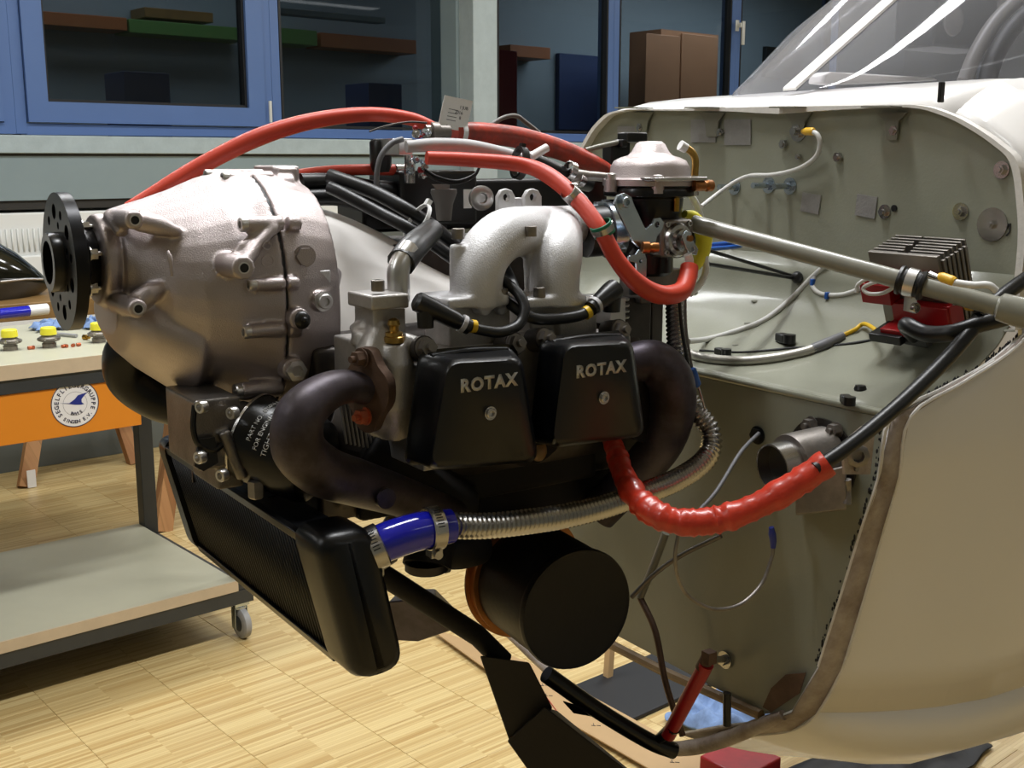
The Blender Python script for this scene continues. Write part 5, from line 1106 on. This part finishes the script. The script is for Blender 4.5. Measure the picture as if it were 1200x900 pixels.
for i in range(6): x = .004 + i * .0075; mk('end_rib', rb(MB(), x, x + .0045, .088, .093, -.092, -.006), 'heatsink', rg, bev=.001)
mk('front_wall', rb(MB(), -.002, .003, 0, .090, -.022, 0), 'heatsink', rg, bev=.0008)
rd_ = MB(); rb(rd_, -.012, .003, -.004, .090, -.037, -.023); rb(rd_, -.014, .003, -.010, .030, -.058, -.034); rb(rd_, -.010, .004, .026, .098, -.078, -.056); rb(rd_, -.030, -.002, .022, .094, -.086, -.079); rb(rd_, -.008, .014, .092, .100, -.092, -.054)
lab(mk('red_frame', rd_, 'red_plastic', rg, bev=.001), 'red plastic frame')
lab(mk('plug_socket', rb(rb(MB(), -.036, .0, .010, .052, -.094, -.084), -.028, .0, .05, .080, -.096, -.086), 'black_plastic', rg, bev=.001), 'black plug socket')
def rgp(x, y, z): return rg0 + ra * x + L * y + rw * z
mk('base_tab', rb(MB(), .02, .035, .088, .112, -.068, -.065), 'aluminium_bright', rg, bev=.0008)
hose('black_pipe', 'thick black hose curving out under the red regulator', 'hose', [rgp(-.02, .06, -.088), PU(1062, 381, .765), PU(1085, 391, .76), PU(1115, 390, .765), PU(1145, 381, .785), PU(1175, 373, .81), PU(1215, 362, .84)], .0088, 'black_rubber', world=True)
# yellow twin lead and braided harness across the footwell top
def top_w(u):  # height of the footwell sheet
    for (a, b), (c, d) in zip(prof, prof[1:]):
        if u <= c: return b + (d - b) * (u - a) / (c - a)
    return -.05
def ST(px, py, r):                                # a point lying on the footwell top
    lo = None
    for k in range(400):
        u = .90 - k * .0005; p = PU(px, py, u); e = E_(p)
        if e[2] >= top_w(u) + r - .0006 and k and lo is not None: return W(u, e[1], top_w(u) + r)
        if e[2] < top_w(u) + r: lo = u
        elif lo is None: lo = u
    return p
def ST(px, py, r):
    best = None
    for k in range(401):
        u = .899 - k * .0005; e = E_(PU(px, py, u)); dlt = abs(e[2] - top_w(u) - r)
        if best is None or dlt < best[0]: best = (dlt, W(u, e[1], top_w(u) + r))
    return best[1]
a_ = rgp(-.034, .035, -.090)
hose('yellow_lead', 'yellow twin lead plugged into the regulator', 'cable', [a_, ST(1015, 380, .012), ST(1002, 386, .006), ST(990, 392, .004)], .0026, 'yellow_cable', world=True)
hose('braided_harness', 'braided harness lying along the front of the footwell top', 'cable', [ST(790, 405, .006), ST(812, 416, .006), ST(835, 421, .006), ST(870, 423, .006), ST(910, 419, .006), ST(940, 413, .006), ST(955, 408, .006)], .0062, 'braid', world=True)
hose('harness_sleeve', 'dark shrink sleeve at the end of the braided harness', 'sleeve', [ST(952, 409, .006), ST(968, 403, .006), ST(988, 393, .005)], [.0065, .007, .005], 'grey_rubber', world=True)
hose('black_wire', 'thin black wire lying behind the braided harness', 'wire', [ST(820, 411, .002), ST(870, 413, .002), ST(930, 408, .002), ST(985, 404, .002), ST(1030, 397, .002), ST(1055, 393, .002)], .0018, 'black_rubber', world=True)
hose('white_cable', 'long white cable lying across the middle of the footwell top', 'cable', [P(806, 400, .10), ST(830, 397, .004), ST(862, 388, .004), ST(895, 375, .004), ST(925, 352, .004), ST(945, 332, .004), ST(958, 318, .006), ST(972, 309, .02)], .0036, 'white_cable', world=True)
hose('white_cable', 'white wires with blue ties bundled towards the regulator', 'cable', [ST(955, 322, .006), ST(952, 335, .005), ST(962, 344, .004), ST(985, 346, .004), ST(1005, 340, .008), ST(1020, 330, .02), ST(1035, 325, .03)], .0030, 'white_cable', world=True)
hose('white_cable', 'curled white wire ends in front of the red frame', 'cable', [PU(x, y, .775) for x, y in ((1004, 343), (1006, 333), (1022, 325), (1042, 327), (1050, 333), (1036, 343), (1018, 344), (1012, 337), (1028, 330), (1044, 330))], .0022, 'white_cable', world=True)
hose('cable_terminal', 'amber terminal among the curled white wires', 'terminal', [PU(1028, 327, .77), PU(1034, 328, .77), PU(1042, 331, .77)], [.003, .0045, .003], 'amber_terminal', world=True)
for px, py in ((953, 331), (970, 347), (1018, 341)): tag(mk('blue_tie', MB().box(ST(px, py, .006), A, L, Z, .008, .005, .009), 'blue_plastic', bev=.001), 'tiny blue tie on the white wires, ' + {953: 'the leftmost', 970: 'the middle one', 1018: 'nearest the red frame'}[px], 'cable tie')
hose('black_rod', 'slim black rod from behind the carburettor to a grommet at the firewall foot', 'rod', [P(815, 307, .13), PU(932, 326, .892)], .0024, 'black_rubber', world=True)
tag(mk('grommet', MB().ball(PU(934, 325, .890), .008, 12), 'black_rubber'), 'black grommet where the slim rod ends at the firewall foot', 'grommet')
hose('black_rod', 'second slim black rod above the first behind the carburettor', 'rod', [P(812, 288, .12), PU(928, 323, .892)], .0022, 'black_rubber', world=True)
for i, (x0, y0, x1, y1) in enumerate(((828, 288, 868, 284), (838, 292, 868, 288))): hose('blue_lead', 'short blue sleeved lead behind the yellow band, %s' % ('upper' if i == 0 else 'lower'), 'cable', [P(x0 - 8, y0, .08), P(x0 + 15, y0 - 2, .06), P(x1, y1, .05)], 2.6, 'blue_plastic')
hose('white_tube', 'white plastic tube curving down behind the yellow band', 'tube', [P(808, 226, .10), P(816, 240, .10), P(822, 258, .09)], 4, 'white_plastic')
hose('white_tube', 'white plastic tube emerging under the yellow band', 'tube', [P(826, 300, .14), P(827, 318, .14), P(820, 333, .14), P(808, 345, .14)], 4, 'white_plastic')
hose('white_tube', 'white tube end entering the red looping hose', 'tube', [P(808, 318, .185), P(808, 306, .185), P(806, 298, .185)], 5, 'white_plastic')
# loose clips lying on the footwell top
def clip(px, py, label, s=1.0, an=0.3):
    c = ST(px, py, .006 * s); e = (A * cos(an) + L * sin(an)); f = Z.cross(e)
    t = thing('plastic_clip', label, 'clip', c - Z * .006 * s)
    mk('clip_body', MB().box(c, e, f, Z, .020 * s, .012 * s, .010 * s), 'black_plastic', t, bev=.002 * s)
    mk('clip_head', MB().cyl(c + e * .014 * s - Z * .004 * s, Z, .007 * s, .010 * s, 16), 'black_plastic', t)
clip(918, 396, 'black plastic clip lying alone in the middle of the footwell top', 1.1, 1.9)
clip(992, 468, 'grey black clip lying near the front corner of the footwell top', .9, 2.2)
clip(845, 412, 'black clip lying behind the braided harness', .9, 1.8)
tag(mk('round_cap', MB().lathe(ST(1008, 458, 0), Z, [(.006, 0), (.007, .002), (.0055, .006), (0, .006)], 18), 'black_rubber'), 'tiny round black cap beside the front clip', 'cap')
for px, py in ((885, 353), (816, 343), (877, 379), (814, 402), (863, 405), (1183, 388)): mk('rivet', MB().lathe(ST(px, py, 0), Z, [(.006, 0), (.005, .0015), (.002, .002), (0, .002)], 14), 'olive_tube', fu)
# heat outlet: stainless elbow on the footwell front
hx = thing('heat_valve', 'stainless heater valve with open round spigot on the footwell front', 'valve', PU(950, 600, .66))
oc_ = PU(905, 549, .625); od = (A * .97 + L * .12 + Z * .08).normalized()
rx0 = .026
mk('spigot', MB().lathe(oc_, od, [(rx0 * .93, .0), (rx0, 0), (rx0 * 1.0, .035), (rx0 * .93, .035)], 40, ring=True), 'steel', hx)
mk('spigot_mouth', MB().cyl(oc_ + od * .015, od, rx0 * .93, .002, 36), 'gasket_black', hx)
vb_ = MB(); vb_.lathe(oc_ + od * .022, od, [(rx0 * 1.0, 0), (rx0 * 1.22, .001), (rx0 * 1.24, .004), (rx0 * 1.22, .05), (.01, .052)], 40)
lab(mk('valve_drum', vb_, 'dull_steel', hx, smooth=50), 'satin steel valve drum')
mk('valve_body', MB().rings([[PU(932, 560, .64), PU(932, 604, .64), PU(936, 604, .70), PU(936, 560, .70)], [PU(992, 545, .655), PU(992, 598, .655), PU(992, 592, .70), PU(992, 545, .70)]]), 'dull_steel', hx, bev=.002)
mk('mounting_plate', MB().plate(circ(0, 0, .047, 40), [circ(0, 0, .02, 20)], PU(962, 540, .700), -L, Z, .003), 'dark_steel', hx)
for px, py in ((951, 498), (980, 504)): hexbolt(hx, PU(px, py, .698), -A, .007, .008, 'dull_steel')
lab(hexbolt(fu, PU(888, 510, .702), -A, .008, .004, 'black_rubber', stud=False, name='grommet'), 'black grommet')
# latch nut and bracket on the near corner
lt_ = MB().prism([P(988, 520, .384), P(1012, 500, .384), P(1026, 500, .384), P(1020, 556, .384), P(990, 556, .384)], -L * .003)
lab(mk('latch_plate', lt_, 'lip_grime', fu), 'painted latch plate')
mk('latch_nut', MB().lathe(P(1004, 533, .385), L * .8 - A * .6, [(.0085, 0), (.012, .001), (.012, .006), (.0085, .008), (.006, .008), (.0055, .002), (0, .002)], 8), 'dull_steel', fu)
mk('latch_screw', MB().cyl(P(1003, 549, .385), L, .003, .002, 10), 'dull_steel', fu)
hose('latch_pin', 'short worn steel pin hanging under the latch plate', 'pin', [P(993, 562, .375), P(994, 575, .375), P(992, 590, .375)], [.004, .003, .005], 'dull_steel', world=True)
fwl = PU(850, 773, .702); mk('pivot_washer', MB().cyl(fwl, -A, .011, .002, 22).cyl(fwl - A * .002, -A, .006, .006, 6), 'steel', fu)
# rim pipe of the belly opening and the firewall foot rail
hose('belly_rim', 'grimy rim tube round the open belly of the nose', 'rim', [PU(596, 742, .70), PU(650, 792, .70), PU(720, 845, .70), PU(775, 874, .70), PU(810, 876, .70), PU(850, 866, .70), PU(890, 850, .70), PU(918, 838, .70)], [.007, .0075, .008, .009, .010, .010, .009, .006], 'lip_grime', world=True)
rail = lab(mk('foot_rail', MB().tube([PU(690, 742, .70), PU(780, 788, .70), PU(892, 838, .70)], .0065, 8), 'tan_rail', fu), 'tan rail along the foot of the front sheet')
lab(mk('rusty_corner', MB().prism([PU(905, 806, .698), PU(922, 790, .698), PU(945, 788, .698), PU(938, 812, .698), PU(905, 834, .698), PU(895, 828, .698)], -A * .002), 'exhaust_rust', fu), 'rust stained corner gusset')
# white canopy details -----------------------------------------------------------
mk('black_strap', MB().box(P(1103, 108, .303), A, L, Z, .008, .004, .022), 'black_strap', fu, bev=.001)
hk = MB().tube(spline([P(1172, 117, .31), P(1176, 112, .31), P(1184, 114, .31), P(1197, 113, .31)], 5), .0016, 8); mk('wire_hook', hk, 'dark_steel', fu)
ib = MB(); pbox(ib, 1100, -30, 1166, 60, -.02, .05); ip = tag(mk('instrument_housing', ib, 'interior_black', bev=.004), 'black instrument housing seen through the windscreen', 'instrument')
mk('speaker_disc', MB().lathe(P(1116, 24, .051), L, [(.021, 0), (.022, .001), (.021, .003), (.016, .002), (.004, .003), (.0, .003)], 32), 'interior_grey', ip)
hose('seat_frame', 'curved grey tube frame inside the cockpit at the right edge', 'frame', [P(1130, 96, .10), P(1145, 60, .10), P(1170, 22, .10), (P(1210, -15, .10))], 9, 'interior_grey')
hose('seat_frame', 'second curved dark tube inside the cockpit', 'frame', [P(1156, 96, .12), P(1168, 62, .12), P(1190, 30, .12), P(1220, 5, .12)], 11, 'interior_black')
tag(mk('glare_shield', MB().prism([P(968, 88, .0), P(975, 84, .0), P(1095, 91, .0), P(1100, 94, .0), P(985, 99, .0), P(966, 97, .0)], -L * .03), 'white_shroud', bev=.002), 'pale ridge of the instrument cover behind the windscreen', 'cover')
ck2 = MB().grid([[W(u, v, w_) for v in (-.34, 0, .34)] for u, w_ in ((1.05, .10), (1.5, .02), (2.2, .02))]); lab(mk('cockpit_floor', ck2, 'interior_grey', fu, solid=.004), 'grey cockpit tub')
# things below the open nose ---------------------------------------------------------
z0 = .012
tb = tag(mk('cowl_panel', MB().prism([PZ(500, 735, z0 - F0.z), PZ(622, 778, z0 - F0.z), PZ(890, 925, z0 - F0.z), PZ(860, 960, z0 - F0.z), PZ(610, 815, z0 - F0.z)], Z * .004), 'tan_board', bev=.001), 'pale tan cowling panel with small pencil marks lying under the nose', 'panel')
for px, py in ((633, 803), (637, 815), (693, 850), (785, 893)):
    mm = MB()
    for k in range(3): a = PZ(px + k * 3, py, z0 - F0.z + .0046); mm.tube([a, a + D1 * .006 + D2 * .008 * (1 if k % 2 else -1)], .0008, 6)
    mk('pencil_mark', mm, 'ink', tb)
mk('edge_crack', MB().tube([PZ(630, 803, z0 - F0.z + .0048), PZ(650, 830, z0 - F0.z + .0048), PZ(668, 855, z0 - F0.z + .0048)], .0012, 6), 'red_paint', tb)
f = FD(866, 916)
rag('cloth', 'pale blue cloth crumpled on the floor behind the belly rim', FD(850, 848), D1, D2, .22, .2, .09, 12)
rag('cloth', 'dark crumpled cloth on the floor at the bottom right', FD(1040, 898), D1, D2, .5, .25, .05, 15, 'rag', 'interior_black')
tag(mk('rubber_mat', MB().wbox(FD(775, 800).dot(D1) - .22, FD(775, 800).dot(D1) + .25, FD(775, 800).dot(D2) - .1, FD(775, 800).dot(D2) + .12, 0, .012), 'interior_black', bev=.003), 'black rubber mat on the floor seen behind the muffler', 'mat')
g = FD(712, 798); tag(mk('wooden_post', beam(g, PD(716, 745, g.dot(D2) + .02), .018, .018), 'tan_board'), 'thin wooden post standing on the floor right of the muffler', 'post')
tag(mk('red_crate', MB().wbox(FD(866, 916).dot(D1) - .05, FD(866, 916).dot(D1) + .08, FD(866, 916).dot(D2) - .05, FD(866, 916).dot(D2) + .07, 0, .05), 'red_paint', bev=.004), 'dark red object on the floor under the nose', 'crate')
